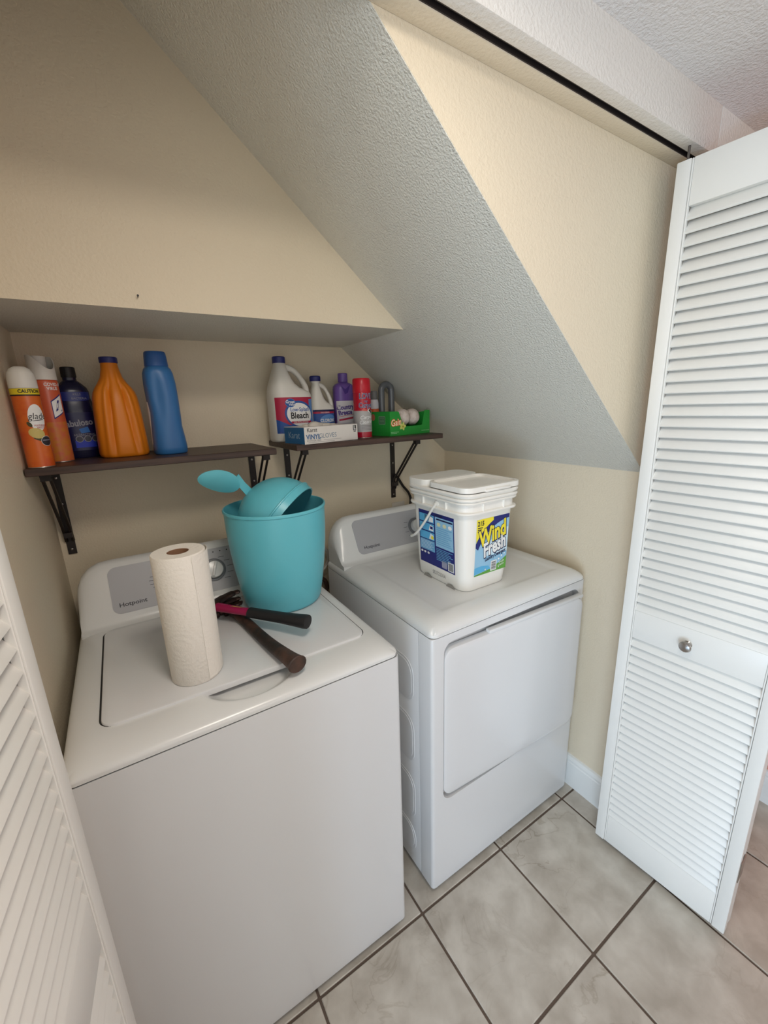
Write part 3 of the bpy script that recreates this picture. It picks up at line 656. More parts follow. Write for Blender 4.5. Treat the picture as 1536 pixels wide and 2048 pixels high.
# front label
ff = plane((0.010, -HY - 0.0002, 0), (1, 0, 0), (0, -math.sin(tl), math.cos(tl)))
lx, lz0, lz1 = 0.070, 0.051, 0.236
lab = decal('front_label', rect(-lx, lx, lz0, lz1), ff, sky, t, lift=0.0004, maxe=1)
arc = lambda r, a0, a1, n=14, c=(0.075, 0.075): [(c[0] + r * math.cos(R(a0 + (a1 - a0) * i / n)), c[1] + r * math.sin(R(a0 + (a1 - a0) * i / n))) for i in range(n + 1)]
clampp = lambda p: [(max(-lx, min(lx, x)), max(lz0, min(lz1, y))) for x, y in p]
decal('label_print', [(-lx, lz1), (-lx, 0.185)] + clampp(arc(0.165, 150, 92)) + [(0.02, lz1)], ff, yel, lab, lift=0.0006, maxe=1)
decal('label_print', clampp(arc(0.168, 155, 88) + arc(0.148, 88, 155)), ff, navy, lab, lift=0.0008, maxe=1)
decal('label_print', clampp([(0.0, lz1), (lx, lz1), (lx, 0.222)] + arc(0.158, 95, 118)), ff, navy, lab, lift=0.0007, maxe=1)
decal('label_print', clampp(arc(0.118, 150, 60) + [(lx, 0.11), (-0.03, 0.11)]), ff, pale, lab, lift=0.0006, maxe=1)
decal('label_print', [(-lx, lz0), (lx, lz0), (lx, 0.094), (0.035, 0.076), (0.0, 0.063), (-lx, 0.0545)], ff, grn, lab, lift=0.0008, maxe=1)
decal('label_print', [(-lx, 0.057), (0.0, 0.064), (-0.01, 0.076), (-0.04, 0.081), (-lx, 0.079)], ff, cyan, lab, lift=0.0007, maxe=1)
for x, y, r_ in ((0.048, 0.0995, 0.0055), (0.036, 0.0905, 0.006), (0.060, 0.105, 0.0045), (-0.022, 0.0665, 0.004)):
    decal('label_print', ell(x, y, r_, r_ * 0.9, 14), ff, midb, lab, lift=0.001)
    decal('label_print', ell(x - 0.001, y - 0.001, r_ * 0.7, r_ * 0.6, 14), ff, white, lab, lift=0.0012)
for (s, u, v, sz_, cc) in (('Wind', -0.002, 0.180, 0.074, yel), ('Fresh', 0.010, 0.138, 0.064, white)):
    text(s, sz_, (u + 0.0012, v - 0.001), ff, dnavy, lab, lift=0.0012, bold=0.075, shear=0.18, sx=0.70, rot=13)
    text(s, sz_, (u, v), ff, cc, lab, lift=0.0016, bold=0.032, shear=0.18, sx=0.70, rot=13)
text('Laundry Detergent', 0.0165, (0.018, 0.107), ff, dnavy, lab, lift=0.0014, bold=0.03, sx=0.72, rot=11)
text('215', 0.021, (-0.053, 0.222), ff, black, lab, lift=0.0012, bold=0.03, sx=0.85)
for i in range(3): decal('label_print', rect(-0.065, -0.045 - 0.004 * i, 0.2075 - i * 0.006, 0.2105 - i * 0.006), ff, black, lab, lift=0.0012, maxe=1)
text('fresh', 0.012, (0.048, 0.078), ff, white, lab, lift=0.0014, rot=12); text('green', 0.012, (0.046, 0.068), ff, white, lab, lift=0.0014, rot=12)
decal('barcode', rect(0.0, 0.026, 0.055, 0.089), ff, white, lab, lift=0.0012, maxe=1)
for i in range(9): decal('barcode_line', rect(0.003, 0.023, 0.0585 + i * 0.0031, 0.0585 + i * 0.0031 + (0.0019 if i % 3 else 0.0012)), ff, black, lab, lift=0.0015, maxe=1)
# side label
sy0, sy1, sz0, sz1 = -0.092, 0.084, 0.052, 0.238
lab = decal('side_label', rect(sy0, sy1, sz0, sz1), lf, navy, t, lift=0.0006, maxe=1)
for y0, y1, z0, z1, m_ in ((-0.088, -0.012, 0.200, 0.226, cyan), (-0.088, -0.012, 0.170, 0.196, cyan), (-0.088, -0.012, 0.140, 0.166, cyan), (-0.088, -0.012, 0.100, 0.137, midb),
                           (-0.006, 0.080, 0.126, 0.226, sky), (-0.008, 0.030, 0.228, 0.235, dnavy), (-0.06, -0.02, 0.202, 0.224, sky)):
    decal('label_print', rect(y0, y1, z0, z1), lf, m_, lab, lift=0.001, maxe=1)
for y0, z0 in ((-0.040, 0.203), (-0.04, 0.173), (-0.04, 0.143)): decal('label_print', [(y0, z0), (y0 + 0.024, z0), (y0 + 0.024, z0 + 0.016), (y0 + 0.008, z0 + 0.020)], lf, white, lab, lift=0.0014, maxe=1)
decal('label_print', rect(-0.032, -0.018, 0.179, 0.188), lf, navy, lab, lift=0.0018, maxe=1); decal('label_print', ell(-0.022, 0.150, 0.007, 0.006, 12), lf, yel, lab, lift=0.0018)
for y0, m_ in ((0.008, flat('label_cream', (226, 222, 180))), (0.036, flat('label_cream', (0, 0, 0))), (0.062, white)): decal('label_print', ell(y0 + 0.004, 0.203, 0.009, 0.0065, 14), lf, m_, lab, lift=0.0014)
decal('label_print', rect(0.0, 0.078, 0.217, 0.222), lf, dnavy, lab, lift=0.0014, maxe=1)
for i in range(9): decal('label_print', rect(0.0, 0.074 - (i * 7 % 4) * 0.006, 0.190 - i * 0.0068, 0.1925 - i * 0.0068), lf, midb, lab, lift=0.0014, maxe=1)
for i in range(8): decal('label_print', rect(-0.004, 0.076 - (i * 5 % 3) * 0.009, 0.118 - i * 0.0055, 0.1202 - i * 0.0055), lf, midb, lab, lift=0.0014, maxe=1)
for i in range(6): decal('label_print', rect(-0.084, -0.018 - (i * 5 % 3) * 0.006, 0.131 - i * 0.005, 0.1325 - i * 0.005), lf, pale, lab, lift=0.0014, maxe=1)
for y0 in (-0.08, -0.064, -0.046): decal('label_print', ell(y0, 0.091, 0.006, 0.004, 12), lf, white, lab, lift=0.0014)
decal('label_print', rr(0.013, 0.012, 0.003, 4, 0.035, 0.071), lf, flat('label_grey', (150, 150, 170)), lab, lift=0.0014, maxe=1)
decal('barcode', rect(0.052, 0.080, 0.057, 0.088), lf, white, lab, lift=0.0014, maxe=1)
for i in range(8): decal('barcode_line', rect(0.055, 0.077, 0.060 + i * 0.0031, 0.062 + i * 0.0031), lf, black, lab, lift=0.0017, maxe=1)
text('SE272230A', 0.017, (0.005, 0.029), lf, flat('dot_matrix_grey', (140, 138, 134)), t, lift=0.0008, sx=0.85, name='date_code')

# ------------------------------------------------------------------ bottles and cans, left shelf
def spray_can(bm, r, h): return lathe(bm, [(r * 0.9, 0), (r, 0.002), (r, h - 0.006), (r * 0.96, h - 0.002), (r * 0.88, h)], 44)
silver = mat('tin_rim', srgb(180, 176, 170), 0.3, metal=0.9)
# orange aerosol with a domed white cap
t = thing('air_freshener_can', 'orange aerosol can with rounded white cap standing against the left wall on the shelf', 'spray can', (-0.787, -0.2585, SZL), R(14)); r = 0.027
orange = mat('orange_can_print', srgb(214, 104, 34), 0.35, var=(26, srgb(196, 70, 30), 0.45, 0.75)); wcap = mat('white_cap_plastic', srgb(220, 216, 208), 0.45)
bm = bmesh.new(); spray_can(bm, r, 0.185); cn = obj('can', bm, orange, t); sf = cyl(r)
bm = bmesh.new(); lathe(bm, [(r + 0.0004, 0), (r + 0.0010, 0.0012), (r + 0.0004, 0.0026), (r - 0.002, 0.0026)], 40); obj('rim', bm, silver, t)
bm = bmesh.new(); lathe(bm, [(r - 0.001, 0.184), (r + 0.0006, 0.186), (r + 0.0002, 0.205), (r - 0.002, 0.219), (r - 0.008, 0.229), (r - 0.016, 0.234), (0.001, 0.235)], 44); obj('cap', bm, wcap, t)
hc = math.pi * r
decal('caution_band', rect(-hc * 0.98, hc * 0.98, 0.171, 0.1845), sf, flat('caution_yellow', (228, 204, 40)), cn, lift=0.0004, maxe=0.006); decal('band_line', rect(-hc * 0.98, hc * 0.98, 0.168, 0.171), sf, black, cn, lift=0.0005, maxe=0.006)
text('CAUTION', 0.0105, (0.006, 0.178), sf, black, cn, lift=0.0009, bold=0.03, sx=0.9)
lb = decal('brand_patch', ell(0.009, 0.118, 0.017, 0.031, 24), sf, white, cn, lift=0.0006, maxe=0.006)
text('glade', 0.021, (0.010, 0.121), sf, black, lb, lift=0.0010, shear=0.2, sx=0.85)
decal('label_print', ell(0.010, 0.112, 0.012, 0.0009, 14, 6), sf, black, lb, lift=0.0010, maxe=0.006)
text('HAWAIIAN', 0.0065, (0.013, 0.100), sf, flat('label_red', (170, 40, 40)), lb, lift=0.0010, sx=0.8); text('BREEZE', 0.0065, (0.013, 0.0945), sf, flat('label_red', (170, 40, 40)), lb, lift=0.0010, sx=0.8)
decal('label_print', ell(0.002, 0.082, 0.016, 0.012, 20, -20), sf, flat('pineapple_yellow', (206, 186, 110)), cn, lift=0.0007, maxe=0.006); decal('label_print', ell(-0.008, 0.103, 0.004, 0.007, 14, 30), sf, flat('leaf_dark', (70, 66, 30)), cn, lift=0.0008, maxe=0.006)
decal('label_print', ell(0.006, 0.069, 0.013, 0.005, 16, -18), sf, flat('leaf_dark', (70, 66, 30)), cn, lift=0.0006, maxe=0.006)
decal('badge', ell(0.019, 0.063, 0.0125, 0.0120, 20), sf, white, cn, lift=0.0008, maxe=0.006); decal('badge', ell(0.019, 0.063, 0.0117, 0.0112, 20), sf, flat('badge_charcoal', (44, 42, 48)), cn, lift=0.0010, maxe=0.006); decal('badge', rect(0.010, 0.028, 0.064, 0.066), sf, flat('label_grey', (150, 150, 170)), cn, lift=0.0012, maxe=0.006)
# disinfectant spray with scooped cap
t = thing('disinfectant_can', 'red and orange aerosol can with scooped white cap standing behind the orange aerosol', 'spray can', (-0.757, -0.145, SZL), R(6)); r = 0.0285
coral = mat('coral_can_print', srgb(204, 92, 58), 0.35); 
bm = bmesh.new(); spray_can(bm, r, 0.212); cn = obj('can', bm, coral, t); sf = cyl(r); hc = math.pi * r
bm = bmesh.new(); lathe(bm, [(r + 0.0004, 0), (r + 0.0010, 0.0012), (r + 0.0004, 0.0026), (r - 0.002, 0.0026)], 40); obj('rim', bm, silver, t)
decal('lower_print', rect(-hc * 0.98, hc * 0.98, 0.004, 0.105), sf, mat('gold_floral_print', srgb(206, 126, 48), 0.4, var=(70, srgb(208, 104, 66), 0.42, 0.62)), cn, lift=0.0004, maxe=0.008)
bm = bmesh.new(); N = 44; rings = []           # cap whose rim sweeps down on one side
for k in range(13):
    row = []
    for i in range(N):
        a = 2 * math.pi * i / N; dcut = max(0.0, math.cos(a - R(-50))) ** 1.6; top = 0.271 - 0.034 * dcut
        row.append(Vector((r * 1.0 * math.cos(a) * (1 + 0.02 * 0), r * math.sin(a), 0.211 + (top - 0.211) * k / 12)))
    rings.append(row)
top_in = [Vector((v.x * 0.94, v.y * 0.94, v.z)) for v in rings[-1]]; low_in = [Vector((v.x * 0.94, v.y * 0.94, 0.224)) for v in rings[-1]]
loft(bm, rings + [top_in, low_in]); obj('cap', bm, wcap, t, smooth=45)
bm = bmesh.new(); tube(bm, [(-0.004, 0.006, 0.222), (-0.004, 0.006, 0.270)], 0.017, 20); obj('nozzle_housing', bm, wcap, t)
text('COVID-19', 0.011, (0.018, 0.199), sf, white, cn, lift=0.0008, bold=0.02, sx=0.85); text('VIRUS', 0.011, (0.014, 0.189), sf, white, cn, lift=0.0008, bold=0.02, sx=0.85)
bl = flat('brand_blue', (30, 40, 120)); 
decal('brand_patch', [(0.004, 0.112), (0.030, 0.128), (0.030, 0.176), (0.004, 0.158)], sf, bl, cn, lift=0.0006, maxe=0.006); lb = decal('brand_patch', [(0.0055, 0.116), (0.030, 0.131), (0.030, 0.173), (0.0055, 0.156)], sf, white, cn, lift=0.0009, maxe=0.006)
text('L', 0.040, (0.0175, 0.144), sf, bl, lb, lift=0.0013, shear=0.3, bold=0.01, sx=0.9); text('ysol', 0.026, (0.060, 0.149), sf, bl, cn, lift=0.0013, shear=0.3, sx=0.8)
# dark cleaner bottle
t = thing('floor_cleaner_bottle', 'dark blue cleaner bottle with black cap standing behind the two aerosol cans', 'bottle', (-0.708, -0.058, SZL), R(10))
dkb = mat('deep_blue_bottle', srgb(24, 24, 58), 0.25); rx, ry = 0.046, 0.034
bm = bmesh.new(); loft(bm, [sup(0, 0, z, rx * k, ry * k, 2.6) for z, k in ((0, 0.92), (0.004, 1), (0.06, 1.0), (0.13, 1.0), (0.155, 0.94), (0.168, 0.86), (0.185, 0.86), (0.196, 0.78), (0.208, 0.55), (0.216, 0.36), (0.232, 0.34))]); cn = obj('bottle_body', bm, dkb, t)
bm = bmesh.new(); lathe(bm, [(0.0175, 0.224), (0.018, 0.226), (0.0175, 0.25), (0.0155, 0.252), (0.001, 0.252)], 30); obj('cap', bm, black, t)
sf = supf(rx, ry, 2.6); lbl = mat('blue_label', srgb(34, 46, 120), 0.35); lb = decal('label', rect(-0.040, 0.040, 0.022, 0.128), sf, mat('navy_label', srgb(22, 22, 74), 0.35), cn, lift=0.0005, maxe=0.006)
text('Fabuloso', 0.024, (-0.006, 0.098), sf, flat('label_silver', (150, 150, 160)), lb, lift=0.0010, bold=0.03, sx=0.85, rot=5)
sf2 = supf(rx * 0.87, ry * 0.87, 2.6); decal('label', rect(-0.033, 0.036, 0.158, 0.184), sf2, lbl, cn, lift=0.0016, maxe=0.006); text('KILLS', 0.008, (0.006, 0.177), sf2, flat('label_silver', (150, 150, 160)), cn, lift=0.0022); text('BACTERIA', 0.008, (0.01, 0.166), sf2, flat('label_silver', (150, 150, 160)), cn, lift=0.0022)
decal('label_print', [(-0.006, 0.082), (0.016, 0.088), (0.020, 0.072), (-0.002, 0.070)], sf, flat('aqua_blue', (40, 110, 190)), lb, lift=0.0010, maxe=0.006); decal('label_print', rect(-0.02, 0.03, 0.030, 0.050), sf, flat('royal_blue', (40, 60, 190)), lb, lift=0.0009, maxe=0.006)
text('ANTIBACTERIAL', 0.009, (0.006, 0.0655), sf, flat('label_silver', (150, 150, 160)), lb, lift=0.0010, sx=0.8)
for x in (-0.009, 0.011, 0.030):
    decal('label_print', ell(x, 0.054, 0.0092, 0.0092, 22), sf, flat('label_silver', (150, 150, 160)), lb, lift=0.0010, maxe=0.006); decal('label_print', ell(x, 0.054, 0.0076, 0.0076, 22), sf, flat('label_slate', (70, 70, 84)), lb, lift=0.0013, maxe=0.006)
# orange jug
t = thing('orange_jug', 'plain orange plastic jug with dark blue screw cap on the dark shelf', 'jug', (-0.607, -0.124, SZL), R(6))
orj = mat('orange_jug_plastic', srgb(224, 128, 22), 0.42); bm = bmesh.new(); rings = []; N = 96
for z, rx, ry, gd in ((0, 0.056, 0.047, 0.02), (0.004, 0.061, 0.052, 0.05), (0.012, 0.063, 0.054, 0.10), (0.05, 0.062, 0.054, 0.16), (0.10, 0.0595, 0.053, 0.20), (0.14, 0.0575, 0.050, 0.22), (0.165, 0.055, 0.047, 0.22), (0.180, 0.051, 0.043, 0.20), (0.193, 0.044, 0.038, 0.16), (0.205, 0.036, 0.033, 0.10), (0.22, 0.0275, 0.0275, 0.03), (0.24, 0.0225, 0.0225, 0), (0.256, 0.0205, 0.0205, 0), (0.262, 0.0200, 0.0200, 0)):
    ring = sup(0, 0, z, rx, ry, 2.7 if z < 0.2 else 2.0, N); out = []
    for v in ring:
        a = math.degrees(math.atan2(v.y, v.x)); off = 30 - 8 * z / 0.2
        g = 0
        for c_ in (-90 - off, -90 + off, -90 - off - 22, -90 + off + 22): d_ = (a - c_ + 180) % 360 - 180; g = max(g, (1 if abs(c_ + 90) < off + 4 else 0.35) * math.exp(-(d_ / 6.5) ** 2))
        out.append(Vector((v.x * (1 - gd * g * 0.8), v.y * (1 - gd * g), z)))
    rings.append(out)
loft(bm, rings); obj('jug_body', bm, orj, t, smooth=50)
bm = bmesh.new(); lathe(bm, [(0.0215, 0.258), (0.0225, 0.260), (0.0225, 0.272), (0.021, 0.274), (0.001, 0.274)], 36); obj('cap', bm, flat('cap_navy', (34, 40, 110), 0.4), t)
# blue bottle
t = thing('blue_detergent_bottle', 'tall blue plastic detergent bottle with blue cap at the end of the row', 'bottle', (-0.491, -0.168, SZL), R(12))
blu = mat('blue_bottle_plastic', srgb(52, 112, 172), 0.36); bm = bmesh.new(); rings = []
for z, cx_, rx, ry in ((0, 0.002, 0.040, 0.036), (0.004, 0.002, 0.0440, 0.040), (0.02, 0.002, 0.0450, 0.0405), (0.05, 0.001, 0.0430, 0.040), (0.08, 0.0, 0.0405, 0.039), (0.12, 0.001, 0.0400, 0.039), (0.16, 0.0, 0.0410, 0.039), (0.20, -0.001, 0.0410, 0.038), (0.228, -0.002, 0.0385, 0.035), (0.240, -0.002, 0.0345, 0.032), (0.246, -0.002, 0.0300, 0.028), (0.25, -0.002, 0.026, 0.025)):
    out = []
    for v in sup(cx_, 0, z, rx, ry, 2.5, 64):
        dx_, dz_ = (v.x + 0.020) / 0.014, (z - 0.165) / 0.055; g = math.exp(-(dx_ ** 2 + dz_ ** 2)) if v.y < 0 else 0; out.append(Vector((v.x, v.y + 0.010 * g, z)))
    rings.append(out)
loft(bm, rings); cn = obj('bottle_body', bm, blu, t, smooth=50)
bm = bmesh.new(); loft(bm, [sup(-0.002, 0, z, a, a * 0.92, 2.3) for z, a in ((0.246, 0.029), (0.248, 0.0305), (0.275, 0.0285), (0.284, 0.0272), (0.287, 0.025))]); obj('cap', bm, mat('blue_cap_plastic', srgb(42, 92, 160), 0.4), t)
bm = bmesh.new(); loft(bm, [sup(0.001, 0.008, z, a, 0.030, 2.2) for z, a in ((0.03, 0.0438), (0.08, 0.0418), (0.12, 0.0418), (0.15, 0.0424))]); obj('wrap_label', bm, flat('label_cool_white', (206, 214, 222)), t)

# ------------------------------------------------------------------ right shelf
hdpe = mat('white_bleach_plastic', srgb(226, 222, 214), 0.42); capn = flat('cap_navy', (34, 40, 110), 0.4)
def bleach(name, label, loc, rz, rx, ry, hb, ht, neck, cap_r, cap_h, hr):
    t = thing(name, label, 'bottle', loc, rz); bm = bmesh.new(); rings = []
    nx = -rx * 0.36; hs = ht - cap_h
    prof = [(0, 0, 0.93), (0.004, 0, 0.985), (0.012, 0, 1.0), (hb * 0.5, 0, 1.0), (hb, 0, 1.0)]
    rings = [sup(0, 0, z, rx * k, ry * k, 3.0, 48) for z, _, k in prof]
    for f, l_, r_ in ((0.04, 1.0, 0.985), (0.10, 0.99, 0.93), (0.16, 0.975, 0.74), (0.24, 0.95, 0.46), (0.36, 0.90, 0.24), (0.5, 0.83, 0.12), (0.65, 0.76, 0.03), (0.8, 0.69, -0.05), (0.92, 0.64, -0.08)):
        k = (l_ + r_) / 2; rings.append(sup(rx * (r_ - l_) / 2, 0, hb + (hs - hb) * f, rx * k, ry * (1 - 0.55 * f), 3.0 - f, 48))
    rings.append(sup(nx, 0, hs - 0.002, neck, neck, 2, 48)); rings.append(sup(nx, 0, hs + cap_h * 0.6, neck * 0.95, neck * 0.95, 2, 48))
    loft(bm, rings); body = obj('bottle_body', bm, hdpe, t, smooth=50)
    L = hs - hb
    bm = bmesh.new(); tube(bm, spline([(nx + neck * 0.3, 0, hb + L * 0.86), (nx + rx * 0.42, 0, hb + L * 0.86), (rx * 0.40, 0, hb + L * 0.74), (rx * 0.70, 0, hb + L * 0.50), (rx * 0.88, 0, hb + L * 0.22), (rx * 0.86, 0, hb - 0.004)], 6), [hr * (0.85 + 0.4 * abs(i - 15) / 15) for i in range(31)], 14, sy=1.1, up=(0, 1, 0)); obj('handle', bm, hdpe, t, smooth=60)
    bm = bmesh.new(); lathe(bm, [(cap_r - 0.0005, hs), (cap_r, hs + 0.001), (cap_r, ht - 0.003), (cap_r - 0.003, ht), (0.001, ht)], 32, (nx, 0, 0)); obj('cap', bm, capn, t)
    return t, body, supf(rx, ry, 3.0)
t, body, sf = bleach('bleach_jug', 'large white bleach jug with blue cap standing behind the glove box', (-0.076, -0.083, SZR), R(4), 0.076, 0.057, 0.160, 0.290, 0.020, 0.0225, 0.022, 0.0105)
red = flat('label_crimson', (176, 28, 66)); lblue = flat('label_blue', (42, 84, 158))
lb = decal('label', rect(-0.070, 0.070, 0.030, 0.152), sf, red, body, lift=0.0005, maxe=0.007)
decal('label_print', [(-0.070, 0.030), (0.070, 0.030), (0.070, 0.064), (0.03, 0.058), (-0.03, 0.058), (-0.070, 0.078)], sf, lblue, lb, lift=0.0007, maxe=0.007)
decal('label_print', ell(0.010, 0.094, 0.055, 0.046, 32, -12), sf, lblue, lb, lift=0.0008, maxe=0.007); decal('label_print', ell(0.010, 0.093, 0.048, 0.0395, 32, -12), sf, white, lb, lift=0.0010, maxe=0.007)
decal('label_print', rect(0.050, 0.070, 0.04, 0.145), sf, flat('label_swirl_blue', (90, 140, 204)), lb, lift=0.00075, maxe=0.007)
decal('brand_oval', ell(-0.022, 0.133, 0.019, 0.0145, 24), sf, flat('label_swirl_blue', (90, 140, 204)), lb, lift=0.0012, maxe=0.007); decal('brand_oval', ell(-0.022, 0.133, 0.0178, 0.0133, 24), sf, flat('value_blue', (30, 84, 160)), lb, lift=0.0014, maxe=0.007)
text('Great', 0.0135, (-0.023, 0.1365), sf, white, lb, lift=0.0018, bold=0.02); text('Value', 0.0115, (-0.016, 0.1275), sf, white, lb, lift=0.0018, bold=0.02)
text('Low-Splash', 0.0185, (0.012, 0.110), sf, flat('value_blue', (30, 84, 160)), lb, lift=0.0014, bold=0.015, sx=0.88); text('Bleach', 0.030, (0.010, 0.089), sf, black, lb, lift=0.0014, bold=0.025, sx=0.9)
decal('label_print', rect(-0.024, 0.056, 0.063, 0.070), sf, red, lb, lift=0.0014, maxe=0.007); text('Kills 99.9% of Germs', 0.0066, (0.014, 0.0665), sf, white, lb, lift=0.0018)
t, body, sf = bleach('bleach_bottle', 'small white bleach bottle with blue cap between the large jug and the purple bottle', (0.052, -0.070, SZR), R(-2), 0.047, 0.036, 0.108, 0.228, 0.0175, 0.0205, 0.019, 0.0078)
lb = decal('label', rect(-0.043, 0.043, 0.020, 0.106), sf, flat('label_blue', (42, 84, 158)), body, lift=0.0005, maxe=0.006)
decal('label_print', rect(-0.043, 0.043, 0.098, 0.106), sf, dnavy, lb, lift=0.0007, maxe=0.006); decal('label_print', rect(-0.043, 0.043, 0.092, 0.099), sf, red, lb, lift=0.0009, maxe=0.006); text('KILLS GERMS', 0.006, (0.0, 0.0955), sf, white, lb, lift=0.0013)
decal('label_print', ell(0.008, 0.072, 0.030, 0.016, 24, 12), sf, flat('label_swirl_blue', (90, 140, 204)), lb, lift=0.0009, maxe=0.006); text('CLOROX', 0.016, (0.008, 0.066), sf, white, lb, lift=0.0013, bold=0.03, sx=0.85)
# purple bottle
t = thing('purple_cleaner_bottle', 'purple and white cleaner bottle with purple cap standing near the sloping ceiling', 'bottle', (0.146, -0.078, SZR), R(-6)); rx, ry = 0.040, 0.031
pur = mat('purple_plastic', srgb(108, 78, 158), 0.35); bm = bmesh.new()
loft(bm, [sup(0, 0, z, rx * k, ry * k, 2.8) for z, k in ((0, 0.93), (0.004, 1), (0.10, 1), (0.18, 0.99), (0.190, 0.95), (0.197, 0.82), (0.202, 0.55), (0.206, 0.42), (0.212, 0.40))]); body = obj('bottle_body', bm, pur, t)
bm = bmesh.new(); lathe(bm, [(0.0185, 0.206), (0.0190, 0.208), (0.0185, 0.236), (0.017, 0.238), (0.001, 0.238)], 30); obj('cap', bm, pur, t)
sf = supf(rx, ry, 2.8); lb = decal('label', rect(-0.0375, 0.0375, 0.012, 0.136), sf, flat('label_lilac_white', (206, 202, 208)), body, lift=0.0005, maxe=0.006); dpur = flat('label_purple', (70, 44, 128))
decal('label_print', [(-0.022, 0.195), (-0.004, 0.178), (0.018, 0.195), (0.006, 0.165), (-0.006, 0.160)], sf, dpur, body, lift=0.0006, maxe=0.006)
text('Country', 0.024, (-0.006, 0.112), sf, dpur, lb, lift=0.0010, bold=0.035, sx=0.8, rot=5); text('Breeze', 0.024, (-0.007, 0.092), sf, dpur, lb, lift=0.0010, bold=0.035, sx=0.8, rot=5)
decal('label_print', [(-0.032, 0.068), (0.024, 0.076), (0.024, 0.069), (-0.032, 0.061)], sf, red, lb, lift=0.0010, maxe=0.006); decal('label_print', [(-0.032, 0.078), (0.030, 0.087), (0.030, 0.0855), (-0.032, 0.0765)], sf, red, lb, lift=0.0010, maxe=0.006)
for i in range(3): decal('label_print', rect(-0.030, 0.014, 0.050 - i * 0.008, 0.0535 - i * 0.008), sf, flat('label_grey', (150, 150, 170)), lb, lift=0.0010, maxe=0.006)
# red carpet can
t = thing('carpet_cleaner_can', 'red aerosol can with red cap standing between the glove box and the green box', 'spray can', (0.158, -0.200, SZR), R(-10)); r = 0.0325
redc = mat('red_can_print', srgb(178, 18, 44), 0.22); bm = bmesh.new(); lathe(bm, [(r * 0.95, 0), (r, 0.002), (r, 0.16), (r - 0.001, 0.163)], 44); cn = obj('can', bm, redc, t)
bm = bmesh.new(); lathe(bm, [(r - 0.0005, 0.161), (r + 0.0006, 0.163), (r - 0.0005, 0.207), (r - 0.003, 0.211), (0.001, 0.2115)], 44); obj('cap', bm, mat('red_cap_plastic', srgb(196, 20, 40), 0.3), t)
bm = bmesh.new(); lathe(bm, [(r + 0.0004, 0), (r + 0.001, 0.0012), (r + 0.0004, 0.0026), (r - 0.002, 0.0026)], 40); obj('rim', bm, silver, t)
sf = cyl(r); hc = math.pi * r; decal('label', rect(-hc * 0.98, hc * 0.98, 0.022, 0.098), sf, mat('silver_grey_print', srgb(176, 172, 170), 0.35), cn, lift=0.0004, maxe=0.007)
nv = flat('label_navy', (26, 34, 112))
for s, z, q in (('LOVE', 0.148, 0.026), ('my', 0.131, 0.013), ('Carpet', 0.116, 0.025)):
    text(s, q, (0.004, z), sf, white, cn, lift=0.0006, bold=0.035, sx=0.8); text(s, q, (0.004, z), sf, nv, cn, lift=0.0010, bold=0.012, sx=0.8)
decal('label_print', [(-0.014, 0.098), (-0.006, 0.108), (0.004, 0.102), (0.014, 0.106), (0.010, 0.096)], sf, flat('label_coral', (210, 90, 80)), cn, lift=0.0007, maxe=0.007); decal('label_print', [(0.012, 0.099), (0.024, 0.088), (0.029, 0.092), (0.018, 0.104)], sf, black, cn, lift=0.0012, maxe=0.007); decal('label_print', [(0.008, 0.098), (0.016, 0.106), (0.024, 0.097), (0.016, 0.090)], sf, white, cn, lift=0.0009, maxe=0.007)
text('Carpet', 0.018, (0.004, 0.075), sf, white, cn, lift=0.0012, shear=0.3, rot=6); text('Cleaner', 0.018, (0.004, 0.058), sf, white, cn, lift=0.0012, shear=0.3, rot=6)
for i in range(4): decal('label_print', rect(-0.016, 0.026, 0.044 - i * 0.005, 0.0462 - i * 0.005), sf, flat('label_mid_grey', (130, 126, 126)), cn, lift=0.0008, maxe=0.007)
# glove box
gx, gy = Vector((-0.116, -0.303)), Vector((0.104, -0.2545)); gd = (gy - gx); gl = gd.length; ga = math.atan2(gd.y, gd.x)
t = thing('glove_box', 'white and blue cardboard box of vinyl gloves at the front of the shelf', 'box', (gx.x, gx.y, SZR), ga); gh, gdp = 0.055, 0.118
cardw = mat('white_carton', srgb(226, 220, 214), 0.6); cardb = mat('blue_carton', srgb(34, 98, 148), 0.55)
bm = bmesh.new(); box(bm, 0, gl, 0, gdp, 0.0004, gh, bev=0.0008, seg=1); bo = obj('carton', bm, [cardw, cardb], t, smooth=0)
for p in bo.data.polygons:
    if abs(p.normal.x) > 0.9: p.material_index = 1
sf = plane((0, 0, 0), (1, 0, 0), (0, 0, 1)); char = flat('charcoal_print', (60, 58, 60))
text('Karat', 0.018, (0.030, 0.0445), sf, char, bo, lift=0.0005, bold=0.005); text('VINYL', 0.0215, (0.034, 0.0225), sf, flat('steel_blue_print', (62, 104, 150)), bo, lift=0.0005, bold=0.03, sx=0.95); text('GLOVES', 0.0215, (0.093, 0.0235), sf, flat('steel_blue_print2', (110, 130, 150)), bo, lift=0.0005, bold=-0.004, sx=0.95); text('POWDER-FREE', 0.0085, (0.036, 0.0105), sf, flat('label_mid_grey', (130, 126, 126)), bo, lift=0.0005)
for x0, x1, z in ((0.075, 0.15, 0.0095), (0.012, 0.12, 0.0045)): decal('print_line', rect(x0, x1, z, z + 0.0016), sf, flat('label_pale_grey', (176, 172, 170)), bo, lift=0.0004, maxe=1)
decal('size_mark', rect(gl - 0.021, gl - 0.007, 0.033, 0.0505), sf, char, bo, lift=0.0005, maxe=1); text('L', 0.0185, (gl - 0.014, 0.0418), sf, white, bo, lift=0.0009, bold=0.03); decal('size_mark', rect(gl - 0.019, gl - 0.008, 0.0285, 0.031), sf, char, bo, lift=0.0005, maxe=1)
